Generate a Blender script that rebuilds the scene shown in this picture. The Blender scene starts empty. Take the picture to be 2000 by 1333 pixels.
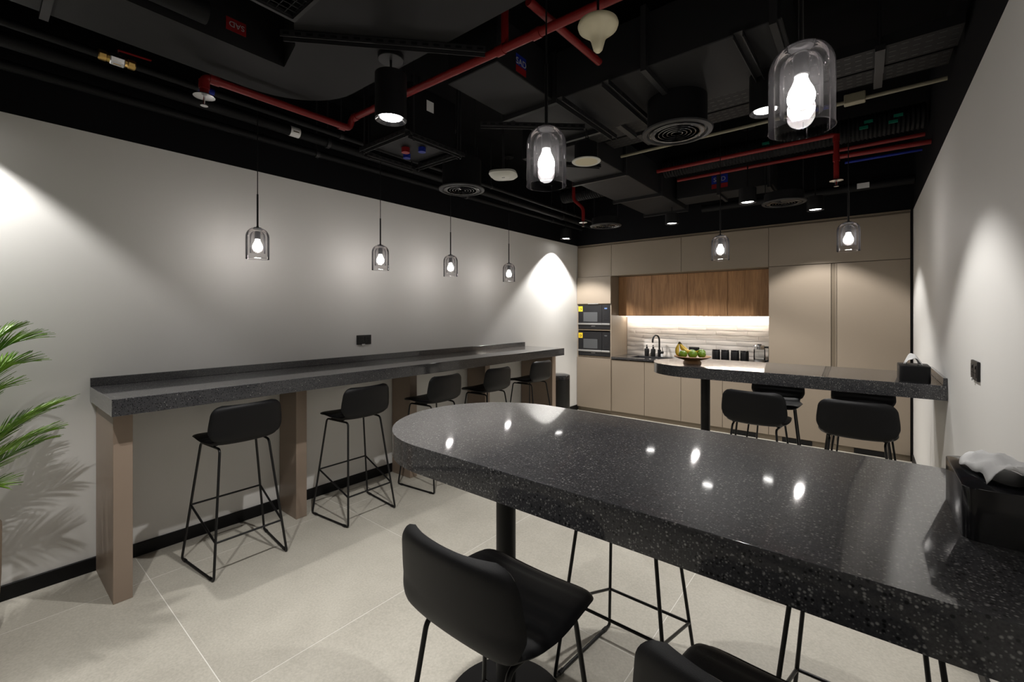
import bpy, bmesh, math, random
from mathutils import Vector, Matrix

random.seed(7)
S = bpy.context.scene
COL = S.collection
PI = math.pi

# ------------------------------------------------------------------ camera, world, exposure
cam_d = bpy.data.cameras.new('camera')
cam = bpy.data.objects.new('camera', cam_d)
COL.objects.link(cam)
cam.location = (0, 0, 1.53)
cam.rotation_euler = (PI / 2, 0, math.radians(38.9))
cam_d.sensor_width = 36
cam_d.lens = 856 / 2000 * 36
cam_d.shift_y = -53.5 / 2000
cam_d.clip_start = 0.02
S.camera = cam
world = bpy.data.worlds.new('world')
S.world = world
world.use_nodes = True
world.node_tree.nodes['Background'].inputs[0].default_value = (0.0, 0.0, 0.0, 1)
world.node_tree.nodes['Background'].inputs[1].default_value = 0.0
S.view_settings.view_transform = 'Standard'
S.view_settings.look = 'None'
S.view_settings.gamma = 1
S.view_settings.use_curve_mapping = False
S.view_settings.exposure = 0.0
S.cycles.max_bounces = 10
S.cycles.diffuse_bounces = 5
S.cycles.glossy_bounces = 5
S.cycles.transparent_max_bounces = 24
S.cycles.caustics_reflective = False
S.cycles.caustics_refractive = False
S.cycles.sample_clamp_indirect = 4.0
SPOT_W = 130.0          # each ceiling downlight
SPOT_ANGLE = 104.0
BULB_E = 100.0          # emission of each pendant bulb
LED_E = 72.0            # under-cabinet strip

# ------------------------------------------------------------------ materials
MATS = {}


def new_mat(name):
    m = bpy.data.materials.new(name)
    m.use_nodes = True
    MATS[name] = m
    nt = m.node_tree
    return m, nt, nt.nodes['Principled BSDF']


def plain(name, col, rough=0.5, metal=0.0, spec=0.5, noise=0.0, nscale=40.0, bump=0.0, bscale=200.0):
    m, nt, b = new_mat(name)
    b.inputs['Base Color'].default_value = (*col, 1)
    b.inputs['Roughness'].default_value = rough
    b.inputs['Metallic'].default_value = metal
    b.inputs['Specular IOR Level'].default_value = spec
    tc = nt.nodes.new('ShaderNodeTexCoord')
    if noise > 0:
        n = nt.nodes.new('ShaderNodeTexNoise')
        n.inputs['Scale'].default_value = nscale
        n.inputs['Detail'].default_value = 5
        nt.links.new(tc.outputs['Object'], n.inputs['Vector'])
        r = nt.nodes.new('ShaderNodeMapRange')
        r.inputs[3].default_value = 1 - noise
        r.inputs[4].default_value = 1 + noise
        nt.links.new(n.outputs['Fac'], r.inputs[0])
        mx = nt.nodes.new('ShaderNodeVectorMath')
        mx.operation = 'SCALE'
        mx.inputs[0].default_value = col
        nt.links.new(r.outputs[0], mx.inputs['Scale'])
        nt.links.new(mx.outputs[0], b.inputs['Base Color'])
    if bump > 0:
        n2 = nt.nodes.new('ShaderNodeTexNoise')
        n2.inputs['Scale'].default_value = bscale
        n2.inputs['Detail'].default_value = 4
        nt.links.new(tc.outputs['Object'], n2.inputs['Vector'])
        bp = nt.nodes.new('ShaderNodeBump')
        bp.inputs['Strength'].default_value = bump
        bp.inputs['Distance'].default_value = 0.002
        nt.links.new(n2.outputs['Fac'], bp.inputs['Height'])
        nt.links.new(bp.outputs[0], b.inputs['Normal'])
    return m


plain('wall_paint', (0.70, 0.69, 0.67), 0.62, noise=0.012, nscale=3, bump=0.04, bscale=260)
plain('black_paint', (0.0035, 0.0035, 0.0045), 0.75, spec=0.12, noise=0.1, nscale=6)
plain('ceiling_black', (0.0025, 0.0025, 0.003), 0.85, spec=0.08, noise=0.2, nscale=5)
plain('duct_black', (0.0125, 0.0125, 0.0132), 0.6, spec=0.18, noise=0.14, nscale=7, bump=0.1, bscale=30)
plain('pipe_black', (0.0050, 0.0050, 0.0056), 0.6, spec=0.16, noise=0.15, nscale=12)
plain('strut_black', (0.018, 0.018, 0.019), 0.5, spec=0.25, noise=0.1, nscale=20)
plain('red_pipe', (0.17, 0.0085, 0.008), 0.40, spec=0.3, noise=0.12, nscale=18)
plain('brass', (0.55, 0.36, 0.12), 0.35, 1.0)
plain('chrome', (0.75, 0.75, 0.76), 0.22, 1.0)
plain('brushed_steel', (0.62, 0.62, 0.62), 0.32, 1.0)
plain('black_metal', (0.005, 0.005, 0.0055), 0.4, spec=0.35, noise=0.1, nscale=30)
plain('black_powder', (0.0045, 0.0045, 0.005), 0.48, spec=0.3, bump=0.05, bscale=700)
plain('black_gloss', (0.012, 0.012, 0.014), 0.12)
plain('black_glass', (0.010, 0.010, 0.012), 0.08)
plain('oven_window', (0.075, 0.078, 0.082), 0.10)
plain('black_plastic', (0.0055, 0.0055, 0.006), 0.42, spec=0.4)
plain('stool_fabric', (0.0032, 0.0032, 0.0038), 0.48, spec=0.24, bump=0.25, bscale=900)
plain('baseboard_black', (0.003, 0.003, 0.0035), 0.45, spec=0.25)
plain('taupe_laminate', (0.268, 0.219, 0.168), 0.48, noise=0.02, nscale=4, bump=0.05, bscale=500)
plain('taupe_dark', (0.150, 0.118, 0.082), 0.5)
plain('taupe_panel', (0.250, 0.190, 0.146), 0.42, noise=0.03, nscale=5)
plain('grout', (0.74, 0.72, 0.67), 0.8)
plain('white_plastic', (0.55, 0.55, 0.50), 0.45)
plain('cream_plastic', (0.55, 0.50, 0.34), 0.5)
plain('tissue', (0.78, 0.78, 0.78), 0.85, bump=0.1, bscale=90)
plain('yellow_sticker', (0.80, 0.55, 0.02), 0.5)
plain('white_sticker', (0.75, 0.75, 0.75), 0.5)
plain('red_sticker', (0.20, 0.008, 0.01), 0.5, spec=0.2)
plain('blue_sticker', (0.008, 0.02, 0.22), 0.5, spec=0.2)
plain('green_sticker', (0.006, 0.13, 0.08), 0.5, spec=0.2)
plain('white_letter', (0.35, 0.35, 0.35), 0.5)
plain('pale_conduit', (0.26, 0.235, 0.165), 0.5, noise=0.15, nscale=15)
plain('soil', (0.03, 0.02, 0.012), 0.95, noise=0.4, nscale=60, bump=0.8, bscale=70)
plain('pot_taupe', (0.24, 0.18, 0.13), 0.6, noise=0.06, nscale=8)
plain('palm_stem', (0.16, 0.20, 0.05), 0.55, noise=0.25, nscale=25)
plain('bowl_wood', (0.30, 0.15, 0.05), 0.45, noise=0.3, nscale=30)
plain('apple_green', (0.150, 0.270, 0.018), 0.34, noise=0.2, nscale=14)
plain('apple_stem', (0.05, 0.03, 0.015), 0.8)
plain('banana_yellow', (0.72, 0.46, 0.03), 0.42, noise=0.18, nscale=22)
plain('banana_tip', (0.06, 0.045, 0.01), 0.7)
plain('sink_black', (0.025, 0.025, 0.027), 0.45)
plain('tile_white', (0.66, 0.62, 0.58), 0.30, bump=0.12, bscale=60)
plain('tile_grout', (0.50, 0.47, 0.43), 0.8)


def emission(name, col, strength):
    m = bpy.data.materials.new(name)
    m.use_nodes = True
    nt = m.node_tree
    nt.nodes.clear()
    o = nt.nodes.new('ShaderNodeOutputMaterial')
    e = nt.nodes.new('ShaderNodeEmission')
    e.inputs[0].default_value = (*col, 1)
    e.inputs[1].default_value = strength
    nt.links.new(e.outputs[0], o.inputs[0])
    MATS[name] = m


emission('bulb_glow', (1.0, 0.965, 0.93), BULB_E)
emission('lamp_glow', (1.0, 0.97, 0.93), 14.0)
emission('led_glow', (1.0, 0.91, 0.79), LED_E)
emission('display_glow', (0.35, 0.55, 1.0), 0.9)


def smoke_glass(name, tint, speck, haze):
    """thin tinted glass: light passes straight through, the rim and bubbles reflect"""
    m = bpy.data.materials.new(name)
    m.use_nodes = True
    nt = m.node_tree
    nt.nodes.clear()
    o = nt.nodes.new('ShaderNodeOutputMaterial')
    tr = nt.nodes.new('ShaderNodeBsdfTransparent')
    tr.inputs[0].default_value = (*tint, 1)
    gl = nt.nodes.new('ShaderNodeBsdfGlossy')
    gl.inputs['Roughness'].default_value = 0.04
    gl.inputs[0].default_value = (0.9, 0.88, 0.9, 1)
    lw = nt.nodes.new('ShaderNodeFresnel')
    lw.inputs[0].default_value = 1.22
    tc = nt.nodes.new('ShaderNodeTexCoord')
    vo = nt.nodes.new('ShaderNodeTexVoronoi')
    vo.inputs['Scale'].default_value = 95
    nt.links.new(tc.outputs['Object'], vo.inputs['Vector'])
    cr = nt.nodes.new('ShaderNodeMapRange')
    cr.inputs[1].default_value = 0.16
    cr.inputs[2].default_value = 0.06
    cr.inputs[3].default_value = 0.0
    cr.inputs[4].default_value = speck
    nt.links.new(vo.outputs['Distance'], cr.inputs[0])
    df = nt.nodes.new('ShaderNodeBsdfTranslucent')
    df.inputs[0].default_value = (0.8, 0.78, 0.8, 1)
    hz = nt.nodes.new('ShaderNodeMath')
    hz.operation = 'MULTIPLY_ADD'
    hz.inputs[1].default_value = haze * 12
    hz.inputs[2].default_value = haze
    nt.links.new(cr.outputs[0], hz.inputs[0])
    m0 = nt.nodes.new('ShaderNodeMixShader')
    nt.links.new(hz.outputs[0], m0.inputs[0])
    nt.links.new(tr.outputs[0], m0.inputs[1])
    nt.links.new(df.outputs[0], m0.inputs[2])
    mx = nt.nodes.new('ShaderNodeMixShader')
    nt.links.new(lw.outputs[0], mx.inputs[0])
    nt.links.new(m0.outputs[0], mx.inputs[1])
    nt.links.new(gl.outputs[0], mx.inputs[2])
    nt.links.new(mx.outputs[0], o.inputs[0])
    MATS[name] = m


smoke_glass('smoke_glass', (0.808, 0.798, 0.795), 1.0, 0.004)
smoke_glass('clear_glass', (0.93, 0.94, 0.94), 0.0, 0.001)


def terrazzo():
    m, nt, b = new_mat('terrazzo')
    tc = nt.nodes.new('ShaderNodeTexCoord')

    def flecks(scale, lo, hi, dens):
        v = nt.nodes.new('ShaderNodeTexVoronoi')
        v.inputs['Scale'].default_value = scale
        nt.links.new(tc.outputs['Object'], v.inputs['Vector'])
        r = nt.nodes.new('ShaderNodeMapRange')
        r.inputs[1].default_value = hi
        r.inputs[2].default_value = lo
        nt.links.new(v.outputs['Distance'], r.inputs[0])
        sp = nt.nodes.new('ShaderNodeSeparateColor')
        nt.links.new(v.outputs['Color'], sp.inputs[0])
        g = nt.nodes.new('ShaderNodeMath')
        g.operation = 'GREATER_THAN'
        g.inputs[1].default_value = 1 - dens
        nt.links.new(sp.outputs[0], g.inputs[0])
        mu = nt.nodes.new('ShaderNodeMath')
        mu.operation = 'MULTIPLY'
        nt.links.new(r.outputs[0], mu.inputs[0])
        nt.links.new(g.outputs[0], mu.inputs[1])
        return mu.outputs[0]
    n = nt.nodes.new('ShaderNodeTexNoise')
    n.inputs['Scale'].default_value = 220
    n.inputs['Detail'].default_value = 3
    nt.links.new(tc.outputs['Object'], n.inputs['Vector'])
    ramp = nt.nodes.new('ShaderNodeValToRGB')
    ramp.color_ramp.elements[0].color = (0.021, 0.021, 0.0235, 1)
    ramp.color_ramp.elements[0].position = 0.3
    ramp.color_ramp.elements[1].color = (0.041, 0.041, 0.044, 1)
    ramp.color_ramp.elements[1].position = 0.7
    nt.links.new(n.outputs['Fac'], ramp.inputs[0])
    prev = ramp.outputs[0]
    for scale, lo, hi, dens, col in ((105, 0.22, 0.40, 0.40, (0.004, 0.004, 0.005, 1)),
                                     (72, 0.08, 0.22, 0.15, (0.27, 0.265, 0.255, 1)),
                                     (112, 0.12, 0.36, 0.36, (0.21, 0.205, 0.20, 1)),
                                     (200, 0.14, 0.42, 0.42, (0.15, 0.148, 0.145, 1))):
        mx = nt.nodes.new('ShaderNodeMix')
        mx.data_type = 'RGBA'
        nt.links.new(flecks(scale, lo, hi, dens), mx.inputs[0])
        nt.links.new(prev, mx.inputs[6])
        mx.inputs[7].default_value = col
        prev = mx.outputs[2]
    nt.links.new(prev, b.inputs['Base Color'])
    b.inputs['Roughness'].default_value = 0.36
    b.inputs['Specular IOR Level'].default_value = 0.22
    b.inputs['Coat Weight'].default_value = 1.0
    b.inputs['Coat Roughness'].default_value = 0.055
    b.inputs['Coat IOR'].default_value = 1.48


terrazzo()


def stone_tile():
    m, nt, b = new_mat('stone_tile')
    tc = nt.nodes.new('ShaderNodeTexCoord')
    mp = nt.nodes.new('ShaderNodeMapping')
    mp.inputs['Scale'].default_value = (1.0, 1.0, 1.0)
    nt.links.new(tc.outputs['Object'], mp.inputs['Vector'])
    oi = nt.nodes.new('ShaderNodeObjectInfo')
    ofs = nt.nodes.new('ShaderNodeVectorMath')
    ofs.operation = 'MULTIPLY_ADD'
    ofs.inputs[0].default_value = (13, 7, 3)
    nt.links.new(oi.outputs['Random'], ofs.inputs[1])
    nt.links.new(mp.outputs[0], ofs.inputs[2])
    big = nt.nodes.new('ShaderNodeTexNoise')
    big.inputs['Scale'].default_value = 3.5
    big.inputs['Detail'].default_value = 6
    nt.links.new(ofs.outputs[0], big.inputs['Vector'])
    fine = nt.nodes.new('ShaderNodeTexNoise')
    fine.inputs['Scale'].default_value = 95
    fine.inputs['Detail'].default_value = 4
    nt.links.new(ofs.outputs[0], fine.inputs['Vector'])
    ad = nt.nodes.new('ShaderNodeMix')
    ad.inputs[0].default_value = 0.55
    nt.links.new(big.outputs['Fac'], ad.inputs[2])
    nt.links.new(fine.outputs['Fac'], ad.inputs[3])
    ramp = nt.nodes.new('ShaderNodeValToRGB')
    ramp.color_ramp.elements[0].position = 0.33
    ramp.color_ramp.elements[0].color = (0.380, 0.356, 0.306, 1)
    ramp.color_ramp.elements[1].position = 0.68
    ramp.color_ramp.elements[1].color = (0.520, 0.492, 0.428, 1)
    nt.links.new(ad.outputs[0], ramp.inputs[0])
    nt.links.new(ramp.outputs[0], b.inputs['Base Color'])
    b.inputs['Roughness'].default_value = 0.50
    bp = nt.nodes.new('ShaderNodeBump')
    bp.inputs['Strength'].default_value = 0.08
    bp.inputs['Distance'].default_value = 0.002
    nt.links.new(fine.outputs['Fac'], bp.inputs['Height'])
    nt.links.new(bp.outputs[0], b.inputs['Normal'])


stone_tile()


def oak():
    m, nt, b = new_mat('oak_veneer')
    tc = nt.nodes.new('ShaderNodeTexCoord')
    oi = nt.nodes.new('ShaderNodeObjectInfo')
    ofs = nt.nodes.new('ShaderNodeVectorMath')
    ofs.operation = 'MULTIPLY_ADD'
    ofs.inputs[0].default_value = (5, 5, 9)
    nt.links.new(oi.outputs['Random'], ofs.inputs[1])
    nt.links.new(tc.outputs['Object'], ofs.inputs[2])
    mp = nt.nodes.new('ShaderNodeMapping')
    mp.inputs['Scale'].default_value = (9.0, 9.0, 0.9)
    nt.links.new(ofs.outputs[0], mp.inputs['Vector'])
    n = nt.nodes.new('ShaderNodeTexNoise')
    n.inputs['Scale'].default_value = 2.2
    n.inputs['Detail'].default_value = 9
    n.inputs['Roughness'].default_value = 0.66
    n.inputs['Distortion'].default_value = 0.7
    nt.links.new(mp.outputs[0], n.inputs['Vector'])
    mp2 = nt.nodes.new('ShaderNodeMapping')
    mp2.inputs['Scale'].default_value = (60.0, 60.0, 2.0)
    nt.links.new(ofs.outputs[0], mp2.inputs['Vector'])
    n2 = nt.nodes.new('ShaderNodeTexNoise')
    n2.inputs['Scale'].default_value = 3
    n2.inputs['Detail'].default_value = 4
    nt.links.new(mp2.outputs[0], n2.inputs['Vector'])
    ad = nt.nodes.new('ShaderNodeMix')
    ad.inputs[0].default_value = 0.35
    nt.links.new(n.outputs['Fac'], ad.inputs[2])
    nt.links.new(n2.outputs['Fac'], ad.inputs[3])
    ramp = nt.nodes.new('ShaderNodeValToRGB')
    ramp.color_ramp.elements[0].position = 0.34
    ramp.color_ramp.elements[0].color = (0.215, 0.100, 0.040, 1)
    ramp.color_ramp.elements[1].position = 0.66
    ramp.color_ramp.elements[1].color = (0.500, 0.275, 0.125, 1)
    nt.links.new(ad.outputs[0], ramp.inputs[0])
    nt.links.new(ramp.outputs[0], b.inputs['Base Color'])
    b.inputs['Roughness'].default_value = 0.45


oak()


def leaf_mat():
    m, nt, b = new_mat('palm_leaf')
    tc = nt.nodes.new('ShaderNodeTexCoord')
    n = nt.nodes.new('ShaderNodeTexNoise')
    n.inputs['Scale'].default_value = 9
    nt.links.new(tc.outputs['Object'], n.inputs['Vector'])
    ramp = nt.nodes.new('ShaderNodeValToRGB')
    ramp.color_ramp.elements[0].position = 0.3
    ramp.color_ramp.elements[0].color = (0.070, 0.165, 0.020, 1)
    ramp.color_ramp.elements[1].position = 0.7
    ramp.color_ramp.elements[1].color = (0.230, 0.400, 0.050, 1)
    nt.links.new(n.outputs['Fac'], ramp.inputs[0])
    nt.links.new(ramp.outputs[0], b.inputs['Base Color'])
    b.inputs['Roughness'].default_value = 0.35
    b.inputs['Transmission Weight'].default_value = 0.0


leaf_mat()


# ------------------------------------------------------------------ mesh helpers
def mk(name, bm, mat, parent=None, loc=None, rot=None, smooth=False, angle=35):
    me = bpy.data.meshes.new(name)
    bmesh.ops.recalc_face_normals(bm, faces=bm.faces)
    bm.to_mesh(me)
    bm.free()
    if smooth:
        me.shade_smooth()
        me.set_sharp_from_angle(angle=math.radians(angle))
    me.materials.append(MATS[mat])
    o = bpy.data.objects.new(name, me)
    COL.objects.link(o)
    if parent:
        o.parent = parent
    if loc:
        o.location = loc
    if rot:
        o.rotation_euler = rot
    return o


def tag(o, label, cat, group=None):
    o['label'] = label
    o['category'] = cat
    if group:
        o['group'] = group
    return o


def thing(name, label, cat, loc=(0, 0, 0), rz=0.0, group=None):
    o = bpy.data.objects.new(name, None)
    o.empty_display_size = 0.1
    COL.objects.link(o)
    o.location = loc
    o.rotation_euler = (0, 0, rz)
    return tag(o, label, cat, group)


def struct(o):
    o['kind'] = 'structure'
    return o


def dup(root, loc=None, rz=None, label=None, group=None):
    def cp(o, parent):
        c = o.copy()
        COL.objects.link(c)
        if parent:
            c.parent = parent
        for ch in list(o.children):
            cp(ch, c)
        return c
    r = cp(root, None)
    if loc is not None:
        r.location = loc
    if rz is not None:
        r.rotation_euler = (0, 0, rz)
    if label:
        r['label'] = label
    if group:
        r['group'] = group
    return r


def B():
    return bmesh.new()


def box(bm, x0, x1, y0, y1, z0, z1, bev=0.0, seg=1):
    vs = [bm.verts.new((x, y, z)) for z in (z0, z1) for y in (y0, y1) for x in (x0, x1)]
    fs = [(0, 2, 3, 1), (4, 5, 7, 6), (0, 1, 5, 4), (2, 6, 7, 3), (0, 4, 6, 2), (1, 3, 7, 5)]
    faces = [bm.faces.new([vs[i] for i in f]) for f in fs]
    if bev > 0:
        es = set()
        for f in faces:
            es.update(f.edges)
        bmesh.ops.bevel(bm, geom=list(es), offset=bev, segments=seg, profile=0.5, affect='EDGES')
    return bm


def boxb(*a, **k):
    return box(B(), *a, **k)


def lathe(bm, prof, seg=32, c=(0, 0, 0), axis='z', close=True):
    """prof: list of (r, h); poles where r == 0"""
    rings = []
    for r, h in prof:
        if r < 1e-6:
            rings.append([bm.verts.new(_ax(0, 0, h, c, axis))])
        else:
            rings.append([bm.verts.new(_ax(r * math.cos(2 * PI * i / seg), r * math.sin(2 * PI * i / seg), h, c, axis)) for i in range(seg)])
    for a, b in zip(rings[:-1], rings[1:]):
        for i in range(seg):
            j = (i + 1) % seg
            if len(a) == 1 and len(b) == 1:
                continue
            if len(a) == 1:
                bm.faces.new((a[0], b[i], b[j]))
            elif len(b) == 1:
                bm.faces.new((a[i], a[j], b[0]))
            else:
                bm.faces.new((a[i], a[j], b[j], b[i]))
    if close:
        for rg, rev in ((rings[0], True), (rings[-1], False)):
            if len(rg) > 1:
                bm.faces.new(rg[::-1] if rev else rg)
    return bm


def _ax(x, y, h, c, axis):
    if axis == 'z':
        v = (x, y, h)
    elif axis == 'y':
        v = (x, h, y)
    else:
        v = (h, x, y)
    return (v[0] + c[0], v[1] + c[1], v[2] + c[2])


def cyl(bm, r, z0, z1, c=(0, 0, 0), seg=24, axis='z', bev=0.0):
    if bev > 0:
        return lathe(bm, [(r - bev, z0), (r, z0 + bev), (r, z1 - bev), (r - bev, z1)], seg, c, axis)
    return lathe(bm, [(r, z0), (r, z1)], seg, c, axis)


def fillet(pts, rad, n=6):
    pts = [Vector(p) for p in pts]
    out = [pts[0]]
    for i in range(1, len(pts) - 1):
        a, p, b = pts[i - 1], pts[i], pts[i + 1]
        u, v = (a - p), (b - p)
        r = min(rad, u.length * 0.49, v.length * 0.49)
        u.normalize()
        v.normalize()
        p0, p1 = p + u * r, p + v * r
        for k in range(n + 1):
            t = k / n
            out.append(p0 * (1 - t) ** 2 + p * 2 * t * (1 - t) + p1 * t ** 2)
    out.append(pts[-1])
    return out


def tube(bm, pts, r, seg=10, caps=True):
    pts = [Vector(p) for p in pts]
    n = len(pts)
    rad = r if isinstance(r, (list, tuple)) else [r] * n
    tang = []
    for i in range(n):
        a = pts[max(0, i - 1)]
        b = pts[min(n - 1, i + 1)]
        tang.append((b - a).normalized())
    up = Vector((0, 0, 1)) if abs(tang[0].z) < 0.9 else Vector((1, 0, 0))
    nrm = (up - tang[0] * up.dot(tang[0])).normalized()
    rings = []
    for i in range(n):
        if i:
            nrm = (nrm - tang[i] * nrm.dot(tang[i])).normalized()
        bi = tang[i].cross(nrm)
        rings.append([bm.verts.new(pts[i] + (nrm * math.cos(2 * PI * k / seg) + bi * math.sin(2 * PI * k / seg)) * rad[i]) for k in range(seg)])
    for a, b in zip(rings[:-1], rings[1:]):
        for i in range(seg):
            j = (i + 1) % seg
            bm.faces.new((a[i], a[j], b[j], b[i]))
    if caps:
        bm.faces.new(rings[0][::-1])
        bm.faces.new(rings[-1])
    return bm


def prism(bm, poly, z0, z1, bev=0.0):
    lo = [bm.verts.new((x, y, z0)) for x, y in poly]
    hi = [bm.verts.new((x, y, z1)) for x, y in poly]
    n = len(poly)
    bm.faces.new(lo[::-1])
    top = bm.faces.new(hi)
    for i in range(n):
        j = (i + 1) % n
        bm.faces.new((lo[i], lo[j], hi[j], hi[i]))
    if bev > 0:
        es = list(top.edges) + list(bm.faces[:][0].edges if False else [])
        bmesh.ops.bevel(bm, geom=es, offset=bev, segments=2, profile=0.5, affect='EDGES')
    return bm


def bar(bm, p0, p1, w, h):
    """rectangular bar between two points (w across, h high)"""
    p0, p1 = Vector(p0), Vector(p1)
    d = (p1 - p0).normalized()
    up = Vector((0, 0, 1)) if abs(d.z) < 0.95 else Vector((0, 1, 0))
    s = d.cross(up).normalized()
    u = s.cross(d).normalized()
    vs = []
    for p in (p0, p1):
        for a, b in ((-1, -1), (1, -1), (1, 1), (-1, 1)):
            vs.append(bm.verts.new(p + s * a * w / 2 + u * b * h / 2))
    for f in ((3, 2, 1, 0), (4, 5, 6, 7), (0, 1, 5, 4), (1, 2, 6, 5), (2, 3, 7, 6), (3, 0, 4, 7)):
        bm.faces.new([vs[i] for i in f])
    return bm


def text_mesh(name, s, size, mat, parent, loc, rot):
    cu = bpy.data.curves.new(name, 'FONT')
    cu.body = s
    cu.size = size
    cu.extrude = size * 0.01
    cu.align_x = 'CENTER'
    cu.align_y = 'CENTER'
    t = bpy.data.objects.new('tmp', cu)
    COL.objects.link(t)
    dg = bpy.context.evaluated_depsgraph_get()
    me = bpy.data.meshes.new_from_object(t.evaluated_get(dg))
    bpy.data.objects.remove(t)
    me.name = name
    me.materials.clear()
    me.materials.append(MATS[mat])
    o = bpy.data.objects.new(name, me)
    COL.objects.link(o)
    o.parent = parent
    o.location = loc
    o.rotation_euler = rot
    return o


# ------------------------------------------------------------------ room shell
XL, XR, YK, YB, YF = -3.577, 0.382, 6.087, 6.66, -2.6
ZT, ZC = 2.605, 3.35


def shell(name, a, mat):
    return struct(mk(name, boxb(*a), mat))


shell('wall_left', (XL - 0.12, XL, YF, YB + 0.12, 0, ZT), 'wall_paint')
shell('trim_1', (XL - 0.12, XL, YF, YB + 0.12, ZT, ZC), 'black_paint')
shell('wall_right', (XR, XR + 0.12, YF, YB + 0.12, 0, ZT), 'wall_paint')
shell('trim_2', (XR, XR + 0.12, YF, YB + 0.12, ZT, ZC), 'black_paint')
shell('wall_front', (XL - 0.12, XR + 0.12, YF - 0.12, YF, 0, ZT), 'wall_paint')
shell('trim_3', (XL - 0.12, XR + 0.12, YF - 0.12, YF, ZT, ZC), 'black_paint')
wall_back = shell('wall_back', (XL, XR, YB, YB + 0.12, 0, ZT), 'wall_paint')
shell('trim_4', (XL, XR, YK + 0.01, YB + 0.12, ZT, ZC), 'black_paint')
shell('ceiling', (XL - 0.12, XR + 0.12, YF - 0.12, YB + 0.12, ZC, ZC + 0.12), 'ceiling_black')
floor = shell('floor', (XL - 0.12, XR + 0.12, YF - 0.12, YB + 0.12, -0.08, -0.0006), 'grout')
# floor tiles, 1.2 m squares with fine pale joints
JX = [XL, -3.205, -1.985, -0.78, XR]
JY = [YF, -1.757, -0.551, 0.655, 1.861, 3.067, 4.273, 5.479, YB]
g = 0.0018
tile_cache = {}
for i in range(len(JX) - 1):
    for j in range(len(JY) - 1):
        w, d = JX[i + 1] - JX[i], JY[j + 1] - JY[j]
        key = (round(w, 3), round(d, 3))
        loc = ((JX[i] + JX[i + 1]) / 2, (JY[j] + JY[j + 1]) / 2, 0)
        if key not in tile_cache:
            tile_cache[key] = mk('floor_tile', boxb(-w / 2 + g, w / 2 - g, -d / 2 + g, d / 2 - g, -0.0005, 0.0, bev=0.0002), 'stone_tile', floor, loc)
        else:
            c = tile_cache[key].copy()
            COL.objects.link(c)
            c.location = loc
bbh = 0.083
struct(mk('baseboard_left', boxb(XL, XL + 0.013, YF, YK, 0, bbh, bev=0.002), 'baseboard_black'))
struct(mk('baseboard_right', boxb(XR - 0.013, XR, YF, YK, 0, bbh, bev=0.002), 'baseboard_black'))
struct(mk('baseboard_front', boxb(XL + 0.013, XR - 0.013, YF, YF + 0.013, 0, bbh, bev=0.002), 'baseboard_black'))

# ------------------------------------------------------------------ wall counter
ZTOP, TH = 1.098, 0.089
t = thing('bar_counter', 'long speckled dark terrazzo counter on taupe supports along the wall', 'counter', (XL, 0.45, 0))
mk('counter_top', boxb(0.001, 0.636, 0, 4.24, ZTOP - TH, ZTOP, bev=0.003, seg=2), 'terrazzo', t)
mk('upstand', boxb(0.001, 0.020, 0, 4.24, ZTOP, ZTOP + 0.051, bev=0.0015), 'terrazzo', t)
for y0, dp in ((0.025, 0.505), (1.075, 0.288), (2.12, 0.288), (3.15, 0.288), (4.165, 0.505)):
    mk('support_panel', boxb(0.014, dp, y0, y0 + 0.08, 0, ZTOP - TH, bev=0.0015), 'taupe_panel', t)


# ------------------------------------------------------------------ tables fixed to the right wall
def table(y0, y1, label):
    r = (y1 - y0) / 2
    xc, yc = -1.14, (y0 + y1) / 2
    t = thing('bar_table', label, 'table', (-1.09, yc, 0))
    poly = []
    n = 28
    for k in range(n + 1):
        a = PI / 2 + PI * k / n
        poly.append((xc + r * math.cos(a) + 1.09, r * math.sin(a)))
    poly = [(XR - 0.002 + 1.09, r)] + poly + [(XR - 0.002 + 1.09, -r)]
    bm = B()
    prism(bm, poly, ZTOP - TH, ZTOP, bev=0.003)
    mk('table_top', bm, 'terrazzo', t, smooth=True, angle=30)
    mk('upstand', boxb(XR - 0.020 + 1.09, XR - 0.002 + 1.09, -r + 0.01, r - 0.01, ZTOP, ZTOP + 0.045, bev=0.0015), 'terrazzo', t)
    mk('pole', cyl(B(), 0.038, 0.012, ZTOP - TH, seg=32), 'black_powder', t, smooth=True)
    mk('base_plate', cyl(B(), 0.235, 0.0, 0.012, seg=48, bev=0.003), 'black_powder', t, smooth=True)
    mk('mounting_plate', boxb(-0.14, 0.14, -0.14, 0.14, ZTOP - TH - 0.006, ZTOP - TH, bev=0.001), 'black_powder', t)
    return t


table(0.915, 1.712, 'speckled terrazzo peninsula table with rounded end, empty but for a tissue box')
table(3.660, 4.425, 'speckled terrazzo peninsula table with rounded end, carrying the fruit bowl')


# ------------------------------------------------------------------ bar stools
def shell_pts():
    prof = [(0.212, 0.728), (0.208, 0.740), (0.19, 0.750), (0.15, 0.756), (0.09, 0.757), (0.03, 0.753), (-0.03, 0.749),
            (-0.08, 0.749), (-0.115, 0.756), (-0.138, 0.772), (-0.150, 0.797), (-0.157, 0.83), (-0.162, 0.87), (-0.167, 0.91),
            (-0.172, 0.95), (-0.175, 0.985)]
    # resample with Catmull-Rom
    P = [Vector((0, a, b)) for a, b in prof]
    out = []
    for i in range(len(P) - 1):
        p0, p1, p2, p3 = P[max(0, i - 1)], P[i], P[i + 1], P[min(len(P) - 1, i + 2)]
        for k in range(4):
            u = k / 4
            out.append(0.5 * ((2 * p1) + (-p0 + p2) * u + (2 * p0 - 5 * p1 + 4 * p2 - p3) * u * u + (-p0 + 3 * p1 - 3 * p2 + p3) * u ** 3))
    out.append(P[-1])
    return out


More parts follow.
